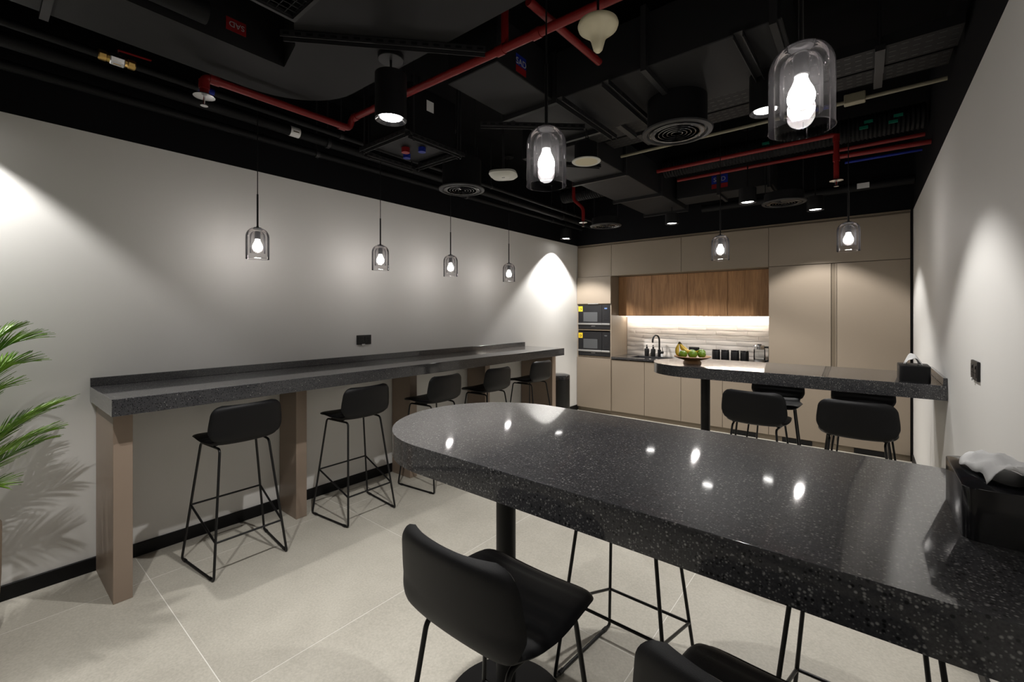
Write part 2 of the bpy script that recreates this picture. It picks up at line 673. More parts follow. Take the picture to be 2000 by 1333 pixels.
def stool_shell(i0, i1):
    pts = shell_pts()
    n = len(pts)
    L = [0.0]
    for a, b in zip(pts[:-1], pts[1:]):
        L.append(L[-1] + (b - a).length)
    tot = L[-1]
    bm = B()
    M = 18
    T = 0.030
    cr = 0.055
    up_r, lo_r = [], []
    for i in range(i0, i1 + 1):
        p = pts[i]
        tg = (pts[min(n - 1, i + 1)] - pts[max(0, i - 1)]).normalized()
        nr = Vector((0, -tg.z, tg.y))            # shell inner side (up on the seat, forward on the back)
        if nr.z < 0 and abs(tg.y) > 0.7:
            nr = -nr
        nr = Vector((0, 1, 0)) * (-tg.z * 0) + (Vector((0, tg.z, -tg.y)))
        s = L[i] / tot
        # half width along the profile
        if L[i] < 0.25:
            hw = 0.192 + 0.016 * math.sin(PI * L[i] / 0.34)
        else:
            hw = 0.2036
        if p.z > 0.775 and p.y < 0:
            hw = 0.212 - 0.020 * max(0.0, (p.z - 0.83) / 0.155)
        bend = (L[i] - 0.345) / 0.062          # the shell pinches in where seat turns into back
        hw -= 0.030 * math.exp(-bend * bend)
        for e in (L[i], tot - L[i]):
            if e < cr:
                q = 1 - e / cr
                hw -= cr * 0.95 * (1 - math.sqrt(max(0, 1 - q * q)))
        end = min(L[i], tot - L[i])
        te = min(1.0, math.sqrt(max(0.0, end) / 0.018)) if end < 0.018 else 1.0
        ru, rl = [], []
        back = max(0.0, min(1.0, (p.z - 0.765) / 0.07))
        for k in range(M + 1):
            tt = -1 + 2 * k / M
            tt = math.copysign(1 - (1 - abs(tt)) ** 1.5, tt) if True else tt
            x = hw * tt
            wrap = 0.030 * back * (tt * tt)        # the back curls forward at its sides
            dish = 0.010 * (1 - back) * (tt * tt)
            c = p + Vector((x, wrap, dish))
            th = T * te * (1 - abs(tt) ** 7) ** 0.5 if abs(tt) < 1 else 0.0
            groove = 0.0
            if i >= 6 and L[i] < tot - 0.03:
                ph = (L[i] % 0.044) / 0.044
                groove = 0.0065 * max(0.0, 1 - abs(ph - 0.5) / 0.16) * (1 - abs(tt) ** 6)
            inner = c + nr * (-1) * (th * 0.5 - groove) if False else c + nr_in(tg) * (th * 0.5 - groove)
            outer = c - nr_in(tg) * (th * 0.5)
            ru.append(bm.verts.new(inner))
            rl.append(bm.verts.new(outer))
        up_r.append(ru)
        lo_r.append(rl)
    for a, b in zip(up_r[:-1], up_r[1:]):
        for k in range(M):
            bm.faces.new((a[k], a[k + 1], b[k + 1], b[k]))
    for a, b in zip(lo_r[:-1], lo_r[1:]):
        for k in range(M):
            bm.faces.new((a[k + 1], a[k], b[k], b[k + 1]))
    for r1, r2 in ((up_r[0], lo_r[0]), (up_r[-1], lo_r[-1])):
        for k in range(M):
            bm.faces.new((r1[k], r2[k], r2[k + 1], r1[k + 1]))
    bmesh.ops.remove_doubles(bm, verts=bm.verts, dist=0.0004)
    return bm


def nr_in(tg):
    # tangent runs from the front lip backwards and up the back: inner normal is up / forward
    return Vector((0, tg.z, -tg.y)).normalized()


def lerp3(a, b, t):
    return tuple(a[i] * (1 - t) + b[i] * t for i in range(3))


def make_stool(label, group):
    t = thing('bar_stool', label, 'bar stool', (0, 0, 0), 0, group)
    npts = len(shell_pts())
    split = 36
    mk('seat', stool_shell(0, split), 'stool_fabric', t, smooth=True, angle=60)
    mk('backrest', stool_shell(split, npts - 1), 'stool_fabric', t, smooth=True, angle=60)
    rr = 0.0072
    ft = {}
    for s in (-1, 1):
        Ff, Ft = (s * 0.240, 0.214, rr), (s * 0.158, 0.150, 0.722)
        Rf, Rt = (s * 0.2025, -0.214, rr), (s * 0.138, -0.108, 0.722)
        mk('leg', tube(B(), fillet([lerp3(Ff, Rf, 0.08), Ff, Ft, lerp3(Ft, Rt, 0.5)], 0.028), rr), 'black_metal', t, smooth=True, angle=50)
        mk('leg', tube(B(), fillet([lerp3(Rf, Ff, 0.08), Rf, Rt, lerp3(Rt, Ft, 0.5)], 0.028), rr), 'black_metal', t, smooth=True, angle=50)
        mk('runner', tube(B(), [lerp3(Ff, Rf, 0.08), lerp3(Rf, Ff, 0.08)], rr), 'black_metal', t, smooth=True, angle=50)
        for u in (0.10, 0.90):
            p, q = lerp3(Ff, Rf, u - 0.03), lerp3(Ff, Rf, u + 0.03)
            mk('foot_glide', tube(B(), [(p[0], p[1], rr), (q[0], q[1], rr)], 0.0072 * 1.35, seg=8), 'black_plastic', t, smooth=True, angle=50)
        mk('seat_bracket', bar(B(), (s * 0.148, 0.09, 0.732), (s * 0.142, -0.05, 0.732), 0.022, 0.006), 'black_metal', t)
        ft[s] = (lerp3(Ff, Ft, 0.33 / 0.72), lerp3(Rf, Rt, 0.20 / 0.72))
    r2 = 0.0062
    mk('footrest_bar', tube(B(), [ft[-1][0], ft[1][0]], r2), 'black_metal', t, smooth=True, angle=50)
    mk('footrest_bar', tube(B(), [ft[-1][1], ft[1][1]], r2), 'black_metal', t, smooth=True, angle=50)
    for s in (-1, 1):
        mk('footrest_bar', tube(B(), [ft[s][0], ft[s][1]], r2), 'black_metal', t, smooth=True, angle=50)
    tg_ = mk('brand_tag', boxb(0.150, 0.175, -0.004, 0.004, 0.0, 0.012), 'strut_black', t)
    tg_.location = (-0.012, -0.098, 0.768)
    return t


GL = 'black bar stools'
st0 = make_stool('x', GL)
placed = [False]


def stool(x, y, facing, label, jit=0.0):
    """facing: angle of the stool's front, measured from +Y"""
    rz = math.radians(facing + jit)
    if not placed[0]:
        placed[0] = True
        st0.location = (x, y, 0)
        st0.rotation_euler = (0, 0, rz)
        st0['label'] = label
        return st0
    return dup(st0, (x, y, 0), rz, label, GL)


ordn = ['first', 'second', 'third', 'fourth', 'fifth']
for (sx, y, j), o in zip(((-3.10, 1.075, 0.5), (-3.085, 1.895, 1.0), (-3.055, 2.665, 1.5), (-3.04, 3.37, 0), (-3.06, 4.16, -1)), ordn):
    stool(sx, y, 90, 'black padded bar stool at the wall counter, %s from the palm' % o, j)
stool(-0.765, 0.87, 0, 'black padded bar stool with its back to the room, at the empty table end')
stool(-0.115, 0.87, 0, 'black padded bar stool next along the near side of the empty table')
stool(-0.772, 1.752, 180, 'bar stool across the empty table, wire legs showing below it, beside the pole')
stool(-0.015, 1.75, 180, 'bar stool across the empty table, wire legs showing below it, nearer the wall')
stool(-0.62, 3.615, 0, 'black bar stool in front of the fruit bowl table, next to its pole')
stool(-0.045, 3.615, 0, 'black bar stool in front of the fruit bowl table, near the right wall')
stool(-0.62, 4.45, 180, 'black bar stool on the kitchen side of the fruit bowl table, next to its pole')
stool(-0.02, 4.45, 180, 'black bar stool on the kitchen side of the fruit bowl table, near the right wall')


# ------------------------------------------------------------------ pendant lamps
def pendant(x, y, zb, ztop, label, group):
    t = thing('pendant_lamp', label, 'pendant lamp', (x, y, zb), 0, group)
    R, H = 0.071, 0.207
    prof = [(R, 0)]
    for k in range(0, 9):
        a = k / 8 * PI / 2 * 0.93
        prof.append((R * 0.30 + R * 0.70 * math.cos(a), H - 0.062 + 0.062 * math.sin(a)))
    prof.append((0.016, H))
    mk('outer_shade', lathe(B(), prof, 40, close=False), 'smoke_glass', t, smooth=True, angle=60)
    mk('shade_rim', tube(B(), [(R * math.cos(2 * PI * k / 40), R * math.sin(2 * PI * k / 40), 0) for k in range(41)], 0.0012, 6, caps=False), 'clear_glass', t, smooth=True)
    r2, h0 = 0.046, 0.040
    prof = [(r2, h0)]
    for k in range(0, 7):
        a = k / 6 * PI / 2 * 0.9
        prof.append((r2 * 0.35 + r2 * 0.65 * math.cos(a), H - 0.060 + 0.040 * math.sin(a)))
    prof.append((0.016, H - 0.018))
    mk('inner_shade', lathe(B(), prof, 32, close=False), 'smoke_glass', t, smooth=True, angle=60)
    mk('bulb', lathe(B(), [(0, 0.052), (0.012, 0.054), (0.022, 0.060), (0.029, 0.071), (0.030, 0.083), (0.026, 0.098), (0.019, 0.112), (0.0145, 0.124), (0.0135, 0.132)], 20), 'bulb_glow', t, smooth=True, angle=70)
    mk('socket', cyl(B(), 0.0175, 0.132, 0.186, seg=20, bev=0.002), 'black_metal', t, smooth=True)
    mk('cap', lathe(B(), [(0.026, H - 0.004), (0.027, H), (0.022, H + 0.005), (0.0075, H + 0.008), (0.0075, H + 0.015)], 24), 'black_metal', t, smooth=True)
    mk('stem', cyl(B(), 0.0058, H + 0.01, H + 0.23, seg=12), 'black_metal', t, smooth=True)
    mk('cord', cyl(B(), 0.0030, H + 0.23, ztop - zb - 0.02, seg=8), 'black_plastic', t, smooth=True)
    mk('canopy', cyl(B(), 0.055, ztop - zb - 0.025, ztop - zb, seg=28, bev=0.002), 'black_powder', t, smooth=True)
    return t


GP = 'smoked glass pendant lamps'
pendant(-3.20, 1.226, 1.900, ZC, 'x', GP)['label'] = 'smoked glass pendant lamp over the wall counter, first from the palm'
for y, o in zip((2.19, 2.997, 3.909), ordn[1:]):
    pendant(-3.20, y, 1.900, ZC, 'smoked glass pendant lamp over the wall counter, %s from the palm' % o, GP)
pendant(-0.891, 1.30, 1.988, 2.799, 'smoked glass pendant lamp over the rounded end of the empty table', GP)
pendant(-0.125, 1.30, 1.988, ZC, 'smoked glass pendant lamp over the empty table near the tissue box', GP)
pendant(-0.968, 4.04, 1.990, ZC, 'smoked glass pendant lamp above the fruit bowl', GP)
pendant(-0.098, 4.04, 1.990, ZC, 'smoked glass pendant lamp over the fruit bowl table by the right wall', GP)


# ------------------------------------------------------------------ downlights
def downlight(x, y, zb, h, ztop, label, w=1.0, ang=SPOT_ANGLE):
    t = thing('ceiling_downlight', label, 'downlight', (x, y, zb), 0, 'black cylinder downlights')
    R = 0.076
    mk('housing', lathe(B(), [(R - 0.003, 0), (R, 0.0), (R, h), (0.0, h)], 36, close=False), 'black_powder', t, smooth=True)
    mk('reflector', lathe(B(), [(R - 0.003, 0.0), (0.057, 0.014), (0.056, 0.022), (0.0, 0.022)], 36, close=False), 'black_gloss', t, smooth=True)
    mk('lens', cyl(B(), 0.053, 0.012, 0.018, seg=32), 'lamp_glow', t, smooth=True)
    if ztop - zb - h > 0.03:
        mk('hanger_rod', cyl(B(), 0.006, h, ztop - zb, seg=10), 'black_metal', t, smooth=True)
        mk('canopy', cyl(B(), 0.062, ztop - zb - 0.028, ztop - zb, seg=28, bev=0.002), 'black_powder', t, smooth=True)
    ld = bpy.data.lights.new('downlight_beam', 'SPOT')
    ld.energy = SPOT_W * w
    ld.color = (1.0, 0.975, 0.94)
    ld.spot_size = math.radians(ang)
    ld.spot_blend = 0.34
    ld.shadow_soft_size = 0.020
    lo = bpy.data.objects.new('downlight_beam', ld)
    COL.objects.link(lo)
    lo.parent = t
    lo.location = (0, 0, 0.008)
    return t


downlight(-1.812, 1.30, 2.48, 0.22, 2.80, 'black cylinder downlight on a rod under the wide duct, near the red pipe')
downlight(-0.415, 2.66, 2.60, 0.22, ZC, 'black cylinder downlight behind the pendant near the tissue box')
downlight(-0.889, 4.73, 2.60, 0.14, ZC, 'black cylinder downlight between the fruit bowl pendants, near the flat grille', w=0.8)
downlight(-1.80, 5.27, 2.60, 0.12, ZC, 'black cylinder downlight below the end of the long duct by the oak cabinets')
downlight(-0.405, 5.50, 2.60, 0.14, ZC, 'black cylinder downlight in front of the tall taupe cabinet')
downlight(-3.345, 5.375, 2.60, 0.14, ZC, 'black cylinder downlight by the left wall above the waste bin', w=2.0)
downlight(-3.345, -0.15, 2.60, 0.14, ZC, 'black cylinder downlight above the palm, beside the left wall', w=0.8)
downlight(-1.812, 0.0, 2.60, 0.14, ZC, 'black cylinder downlight over the open floor in front of the palm', w=0.85)
downlight(-0.55, -0.35, 2.60, 0.14, ZC, 'black cylinder downlight behind the stools of the empty table', w=0.35)

# ------------------------------------------------------------------ kitchen run
KX = [XL + 0.004, -2.986, -2.471, -1.958, -1.434, -0.916]
DT = 0.018       # door thickness
ZW = 0.880       # worktop height
GAP = 0.0026


def unit(name, label, cat, x0, x1, z0, z1, doors, yf=YK, depth=0.55, mat='taupe_laminate', group=None, carc='taupe_dark', btop=None):
    """carcass set back behind its doors; doors: list of (xa, xb, za, zb)"""
    t = thing(name, label, cat, ((x0 + x1) / 2, yf, z0), 0, group)
    ox, oz = (x0 + x1) / 2, z0
    mk('body', boxb(x0 - ox + 0.0005, x1 - ox - 0.0005, DT + 0.001, depth, 0, (btop or z1) - z0), carc, t)
    for xa, xb, za, zb in doors:
        mk('door', boxb(xa - ox + GAP, xb - ox - GAP, 0, DT, za - oz + GAP, zb - oz - GAP, bev=0.001), mat, t)
    return t


ZD = 0.062
ZU = 2.098
# upper row up to the black band
GU = 'taupe cupboards in the top row'
uu = [(KX[0], -2.986, 'above the microwaves'), (-2.986, -1.955, 'above the oak cabinets, over the sink'),
      (-1.955, -0.916, 'above the oak cabinets, over the canisters'), (-0.916, XR - 0.022, 'above the tall cupboard doors')]
for x0, x1, wh in uu:
    unit('upper_cabinet', 'flat taupe top cupboard %s' % wh, 'cabinet', x0, x1, ZU, 2.585, [(x0, x1, ZU, 2.572)], group=GU)
struct(mk('trim_5', boxb(XL + 0.004, XR - 0.022, YK + 0.001, YK + 0.04, 2.586, ZT - 0.001), 'taupe_dark'))
# filler gap on the right
struct(mk('trim_6', boxb(XR - 0.021, XR - 0.001, YK + 0.03, YK + 0.05, 0.0, ZT - 0.001), 'baseboard_black'))

# oven tower
ox = (KX[0] + KX[1]) / 2
t = thing('oven_tower', 'taupe tower cupboard holding two microwaves one above the other', 'cabinet', (ox, YK, 0))
x0, x1 = KX[0] - ox, KX[1] - ox
mk('body', boxb(x0, x0 + 0.018, 0.001, 0.57, ZD, ZU - 0.001), 'taupe_laminate', t)
mk('side_panel', boxb(x1 - 0.018, x1 - 0.0005, 0.001, 0.57, ZD, ZU - 0.001), 'taupe_laminate', t)
mk('back_panel', boxb(x0 + 0.018, x1 - 0.018, 0.55, 0.57, ZD, ZU - 0.001), 'taupe_dark', t)
for z in (0.852, 1.268, 1.655):
    mk('shelf', boxb(x0 + 0.0185, x1 - 0.0185, 0.004, 0.55, z, z + 0.022), 'taupe_dark', t)
d = mk('door', boxb(x0 + GAP, x1 - GAP, -DT, 0, 1.682, ZU - GAP, bev=0.001), 'taupe_laminate', t)
mk('handle', boxb(-0.09, 0.09, -DT - 0.012, -DT + 0.004, 1.677, 1.688, bev=0.001), 'brushed_steel', d)
mk('door', boxb(x0 + GAP, x1 - GAP, -DT, 0, ZD + GAP, 0.845, bev=0.001), 'taupe_laminate', t)


def microwave(z, label, lit):
    t = thing('microwave', label, 'microwave', (ox, YK, z), 0, 'built-in microwaves')
    a, b, H = x0 + 0.019, x1 - 0.019, 0.378
    mk('body', boxb(a, b, 0.020, 0.40, 0.001, H, bev=0.002), 'black_plastic', t)
    d = mk('door', boxb(a, b - 0.135, -0.006, 0.020, 0.085, H - 0.004, bev=0.002), 'black_glass', t)
    mk('window', boxb(a + 0.095, b - 0.135 - 0.075, -0.0085, -0.0055, 0.115, 0.262), 'oven_window', d)
    mk('door_handle', boxb(a, b - 0.136, -0.020, 0.0, 0.066, 0.092, bev=0.003), 'brushed_steel', d)
    p = mk('control_panel', boxb(b - 0.133, b, -0.006, 0.020, 0.085, H - 0.004, bev=0.002), 'black_glass', t)
    mk('trim_bar', boxb(b - 0.133, b, -0.020, 0.0, 0.066, 0.092, bev=0.003), 'brushed_steel', p)
    for r in range(4):
        for c in range(3):
            mk('button', boxb(b - 0.100 + c * 0.025, b - 0.086 + c * 0.025, -0.0075, -0.005, 0.14 + r * 0.025, 0.148 + r * 0.025), 'strut_black', p)
    mk('display', boxb(b - 0.092, b - 0.048, -0.0075, -0.0055, H - 0.068, H - 0.050), 'display_glow' if lit else 'oven_window', p)
    mk('lower_panel', boxb(a, b, -0.004, 0.020, 0.004, 0.064, bev=0.002), 'black_glass', t)
    mk('maker_mark', boxb(-0.045, 0.025, -0.0055, -0.0038, 0.042, 0.050), 'white_letter', t)
    s = mk('energy_sticker', boxb(a + 0.006, a + 0.080, -0.0075, -0.006, H - 0.105, H - 0.024), 'yellow_sticker', t)
    mk('sticker_print', boxb(a + 0.022, a + 0.062, -0.0082, -0.0074, H - 0.085, H - 0.052), 'banana_tip', s)
    mk('sticker_print', boxb(a + 0.028, a + 0.05, -0.0088, -0.0082, H - 0.078, H - 0.060), 'yellow_sticker', s)


microwave(1.2905, 'black built-in microwave with lit display, upper of the two', True)
microwave(0.8745, 'black built-in microwave with dark display, lower of the two', False)

# base units
wh = ['beside the microwave tower', 'under the sink', 'left of the table pole', 'next to the tall cupboards']
wh = ['beside the microwave tower', 'second from the microwave tower', 'third from the microwave tower', 'beside the tall cupboards']
for i in range(1, 5):
    unit('base_cabinet', 'flat taupe base cupboard below the kitchen worktop, %s' % wh[i - 1], 'cabinet', KX[i], KX[i + 1], ZD, ZW - 0.032,
         [(KX[i], KX[i + 1], ZD, 0.838)], group='taupe base cupboards', btop=0.70 if i < 3 else None)
# worktop with sink cut-out built from strips
t = thing('kitchen_worktop', 'dark speckled kitchen worktop between the microwave tower and tall cupboards', 'worktop', (-1.95, YK, ZW))
wx0, wx1 = KX[1] + 1.95 + 0.001, KX[5] + 1.95 - 0.001
sx0, sx1, sy0, sy1 = -2.74 + 1.95, -2.19 + 1.95, 0.10, 0.43
bm = B()
box(bm, wx0, sx0, -0.012, YB - YK - 0.012, -0.03, 0)
box(bm, sx1, wx1, -0.012, YB - YK - 0.012, -0.03, 0)
box(bm, sx0, sx1, -0.012, sy0, -0.03, 0)
box(bm, sx0, sx1, sy1, YB - YK - 0.012, -0.03, 0)
mk('worktop_slab', bm, 'terrazzo', t)
t = thing('kitchen_sink', 'black undermounted sink in the kitchen worktop', 'sink', (-2.465, YK, ZW - 0.03))
bm = B()
e = 0.0015
box(bm, sx0 - 1.95 + 2.465 + e, sx0 - 1.95 + 2.465 + 0.006, sy0 + e, sy1 - e, -0.14, 0.026)
box(bm, sx1 - 1.95 + 2.465 - 0.006, sx1 - 1.95 + 2.465 - e, sy0 + e, sy1 - e, -0.14, 0.026)
box(bm, sx0 - 1.95 + 2.465 + e, sx1 - 1.95 + 2.465 - e, sy0 + e, sy0 + 0.006, -0.14, 0.026)
box(bm, sx0 - 1.95 + 2.465 + e, sx1 - 1.95 + 2.465 - e, sy1 - 0.006, sy1 - e, -0.14, 0.026)
box(bm, sx0 - 1.95 + 2.465 + e, sx1 - 1.95 + 2.465 - e, sy0 + e, sy1 - e, -0.146, -0.14)
mk('basin', bm, 'sink_black', t)
mk('drain', cyl(B(), 0.04, -0.14, -0.137, (0, (sy0 + sy1) / 2, 0), 24), 'brushed_steel', t, smooth=True)

# plinth with black vents
pl = struct(mk('trim_7', boxb(XL + 0.014, XR - 0.022, YK + 0.014, YK + 0.034, 0, ZD - 0.001), 'taupe_dark'))
for a, b in ((-1.32, -1.035), (-0.775, -0.48), (-0.10, 0.165)):
    v = tag(mk('plinth_vent', boxb(-(b - a) / 2, (b - a) / 2, 0, 0.008, 0.004, ZD - 0.006), 'baseboard_black', None, ((a + b) / 2, YK + 0.005, 0)),
            'black ventilation grille in the kitchen plinth %s' % {-1.32: 'below the base cupboards', -0.775: 'below the first tall door', -0.10: 'below the tall door at the right wall'}[a],
            'vent', 'plinth vents')
    for k in range(7):
        mk('slat', boxb(-(b - a) / 2 + 0.004, (b - a) / 2 - 0.004, -0.003, 0.001, 0.007 + k * 0.0070, 0.0105 + k * 0.0070), 'black_plastic', v)

# tall cupboards
GT = 'tall taupe cupboards'
t = unit('tall_cabinet', 'tall flat taupe cupboard beside the kettle', 'cabinet', -0.916, -0.3015, ZD, ZU - 0.001, [(-0.916, -0.3015, ZD, ZU - 0.002)], group=GT)
t = unit('tall_cabinet', 'tall flat taupe cupboard at the right wall, with recessed grip strip', 'cabinet', -0.3, XR - 0.022, ZD, ZU - 0.001, [(-0.252, XR - 0.022, ZD, ZU - 0.002)], group=GT)
xo = (-0.3 + XR - 0.022) / 2
mk('grip_strip', boxb(-0.298 - xo, -0.254 - xo, 0.010, 0.018, 0.003, ZU - ZD - 0.004), 'taupe_dark', t)
mk('grip_edge', boxb(-0.262 - xo, -0.254 - xo, 0.0, 0.012, 0.003, ZU - ZD - 0.004, bev=0.001), 'taupe_laminate', t)

# oak wall cabinets
ZO = 1.497
oakx = [-2.984, -2.457, -1.943, -1.428, -0.918]
YO = 6.33
for i, w in enumerate(('next to the microwave tower', 'second from the microwave tower', 'third from the microwave tower', 'next to the tall cupboard')):
    unit('wall_cabinet', 'oak veneer wall cupboard above the worktop, %s' % w, 'cabinet', oakx[i], oakx[i + 1], ZO, ZU - 0.001,
         [(oakx[i], oakx[i + 1], ZO, ZU - 0.001)], yf=YO, depth=0.315, mat='oak_veneer', group='oak wall cupboards', carc='oak_veneer')
t = thing('led_strip', 'glowing light strip under the oak wall cupboards', 'light strip', (-1.95, YO + 0.24, ZO))
mk('profile', boxb(-1.02, 1.02, -0.012, 0.012, -0.007, -0.001), 'brushed_steel', t)
mk('diffuser', boxb(-1.015, 1.015, -0.009, 0.009, -0.012, -0.007), 'led_glow', t)

# tiled splashback: long wavy tiles, each its own piece
mk('tile_bed', boxb(KX[1] + 0.001, KX[5] - 0.001, YB - 0.006, YB - 0.0005, ZW, ZO), 'tile_grout', wall_back)
rows, tw = 9, 0.40
th_ = (ZO - ZW) / rows


def wavy_tile(w, h, seed):
    rnd = random.Random(seed)
    bm = B()
    nx, nz = 14, 4
    ph, ph2, amp = rnd.random() * 6, rnd.random() * 6, 0.0009 + rnd.random() * 0.0008
    fr, bk = [], []
    for j in range(nz + 1):
        rw = []
        for i in range(nx + 1):
            u, v = i / nx, j / nz
            dz = 0.0028 * math.sin(u * 6.0 + ph) * (v - 0.5) * 1.2
            y = -0.007 - amp * math.sin(u * 5 + ph2 + v * 3.2) - 0.0016 * math.sin(v * PI) - 0.0022 * (1 - v) * (0.5 + 0.5 * math.sin(u * 4 + ph))
            rw.append(bm.verts.new((w * u, y, h * v + dz)))
        fr.append(rw)
    for a, b in zip(fr[:-1], fr[1:]):
        for i in range(nx):
            bm.faces.new((a[i], a[i + 1], b[i + 1], b[i]))
    # rim back to the bed
    border = fr[0][:] + [r[-1] for r in fr[1:]] + fr[-1][-2::-1] + [r[0] for r in fr[-2:0:-1]]
    low = [bm.verts.new((v.co.x, 0.0, v.co.z)) for v in border]
    n = len(border)
    for i in range(n):
        j = (i + 1) % n
        bm.faces.new((border[i], low[i], low[j], border[j]))
    return bm


protos = {}
for r in range(rows):
    x = KX[1] + 0.004 - (r % 3) * 0.133
    while x < KX[5] - 0.006:
        a, b = max(x, KX[1] + 0.004), min(x + tw, KX[5] - 0.004)
        if b - a > 0.03:
            key = (round(b - a, 3), random.randint(0, 2))
            loc = (a, YB - 0.006, ZW + r * th_ + 0.0012)
            if key not in protos:
                protos[key] = mk('tile', wavy_tile(b - a - 0.0025, th_ - 0.0024, len(protos)), 'tile_white', wall_back, loc, smooth=True, angle=40)
            else:
                c = protos[key].copy()
                COL.objects.link(c)
                c.location = loc
        x += tw


def socket_plate(name, label, loc, rz, w, h, two=True):
    t = thing(name, label, 'socket', loc, rz)
    mk('plate', boxb(-w / 2, w / 2, -0.010, 0, -h / 2, h / 2, bev=0.003, seg=2), 'black_plastic', t)
    n = 2 if two else 1
    for k in range(n):
        cx = (k - (n - 1) / 2) * w * 0.46
        mk('outlet_face', boxb(cx - w * 0.19, cx + w * 0.19, -0.012, -0.009, -h * 0.32, h * 0.32, bev=0.001), 'black_plastic', t)
        for dx, dz, a, b in ((0, 0.012, 0.003, 0.005), (-0.011, -0.008, 0.0045, 0.0025), (0.011, -0.008, 0.0045, 0.0025)):
            mk('pin_hole', boxb(cx + dx - a, cx + dx + a, -0.0128, -0.0118, dz - b, dz + b), 'baseboard_black', t)
        mk('rocker', boxb(cx + w * 0.10, cx + w * 0.15, -0.0145, -0.0115, h * 0.12, h * 0.26, bev=0.0008), 'black_plastic', t)
    return t


t = socket_plate('wall_socket', 'black double socket on the left wall above the counter', (XL + 0.0005, 2.27, 1.291), PI / 2, 0.147, 0.086)
mk('white_sticker', boxb(-0.025, 0.006, -0.0135, -0.009, -0.047, -0.038), 'white_sticker', t)
t = socket_plate('wall_socket', 'black socket with white sticker low on its plate, on the right wall', (XR - 0.0005, 2.785, 1.279), -PI / 2, 0.147, 0.086)
mk('white_sticker', boxb(-0.055, -0.03, -0.0135, -0.009, -0.047, -0.036), 'white_sticker', t)
socket_plate('wall_socket', 'black socket on the tiled splashback behind the fruit bowl', (-1.945, YB - 0.022, 1.0), 0, 0.147, 0.086)

# ---- things on the worktop
for x, lb in ((-2.625, 'black pump bottle on the kitchen worktop, farther from the tap'), (-2.525, 'black pump bottle on the kitchen worktop, right beside the tap')):
    t = thing('soap_bottle', lb, 'bottle', (x, 6.565, ZW), 0, 'black soap bottles')
    mk('bottle', lathe(B(), [(0.030, 0), (0.034, 0.004), (0.034, 0.100), (0.030, 0.110), (0.013, 0.116), (0.013, 0.128)], 28), 'black_plastic', t, smooth=True)
    mk('pump', lathe(B(), [(0.015, 0.124), (0.015, 0.142), (0.005, 0.144), (0.005, 0.158), (0.010, 0.159), (0.010, 0.170)], 20), 'black_gloss', t, smooth=True)
    mk('nozzle', tube(B(), [(0, 0, 0.164), (0.0, -0.03, 0.163), (0.0, -0.036, 0.156)], 0.004, 8), 'black_gloss', t, smooth=True)
t = thing('kitchen_tap', 'black gooseneck kitchen tap behind the sink', 'tap', (-2.425, 6.55, ZW))
mk('tap_body', cyl(B(), 0.024, 0, 0.105, seg=24, bev=0.002), 'black_powder', t, smooth=True)
sp = [(0, 0, 0.10), (0, 0, 0.24)]
for k in range(0, 13):
    a = PI * k / 12
    sp.append((-0.075 * 0.3 * (1 - math.cos(a)), -0.075 * (1 - math.cos(a)), 0.24 + 0.085 * math.sin(a)))
sp.append((-0.045, -0.150, 0.215))
mk('spout', tube(B(), sp, 0.0125, 14), 'black_powder', t, smooth=True)
l_ = mk('lever', tube(B(), [(0.02, 0, 0.065), (0.060, 0, 0.065)], 0.019, 16), 'black_powder', t, smooth=True)
mk('lever_pin', tube(B(), [(0.05, 0, 0.075), (0.045, -0.01, 0.145)], 0.005, 8), 'black_powder', l_, smooth=True)
mk('white_tag', boxb(0.03, 0.06, -0.022, -0.019, 0.005, 0.045), 'white_sticker', t)
for i, x in enumerate((-1.612, -1.497, -1.374, -1.257)):
    w = ('first from the socket', 'second from the socket', 'third from the socket', 'closest to the kettle')[i]
    t = thing('storage_canister', 'black lidded canister in the row on the worktop, %s' % w, 'canister', (x, 6.50, ZW), 0, 'black canisters')
    mk('jar', lathe(B(), [(0.046, 0), (0.051, 0.006), (0.051, 0.130), (0.047, 0.136)], 32), 'baseboard_black', t, smooth=True)
    mk('lid', cyl(B(), 0.049, 0.136, 0.156, seg=32, bev=0.003), 'black_gloss', t, smooth=True)
t = thing('electric_kettle', 'glass kettle with steel top and black handle beside the tall cupboard', 'kettle', (-1.075, 6.46, ZW))
mk('base', cyl(B(), 0.072, 0, 0.022, seg=32, bev=0.004), 'black_plastic', t, smooth=True)
mk('bottom_band', lathe(B(), [(0.070, 0.022), (0.069, 0.05)], 32, close=False), 'brushed_steel', t, smooth=True)
mk('glass_body', lathe(B(), [(0.069, 0.05), (0.066, 0.19)], 36, close=False), 'clear_glass', t, smooth=True)
mk('water', cyl(B(), 0.064, 0.026, 0.075, seg=32), 'clear_glass', t, smooth=True)
mk('collar', lathe(B(), [(0.0665, 0.188), (0.066, 0.225), (0.055, 0.240), (0.0, 0.242)], 36, close=False), 'chrome', t, smooth=True)
mk('lid_knob', cyl(B(), 0.026, 0.240, 0.252, seg=20, bev=0.003), 'black_plastic', t, smooth=True)
mk('handle', tube(B(), fillet([(0.060, 0, 0.215), (0.115, 0, 0.218), (0.112, 0, 0.05), (0.064, 0, 0.035)], 0.03), 0.0135, 12), 'black_plastic', t, smooth=True)
mk('spout', lathe(B(), [(0.014, 0.0), (0.008, 0.03)], 12, (-0.066, 0, 0.205), 'z'), 'chrome', t, smooth=True)

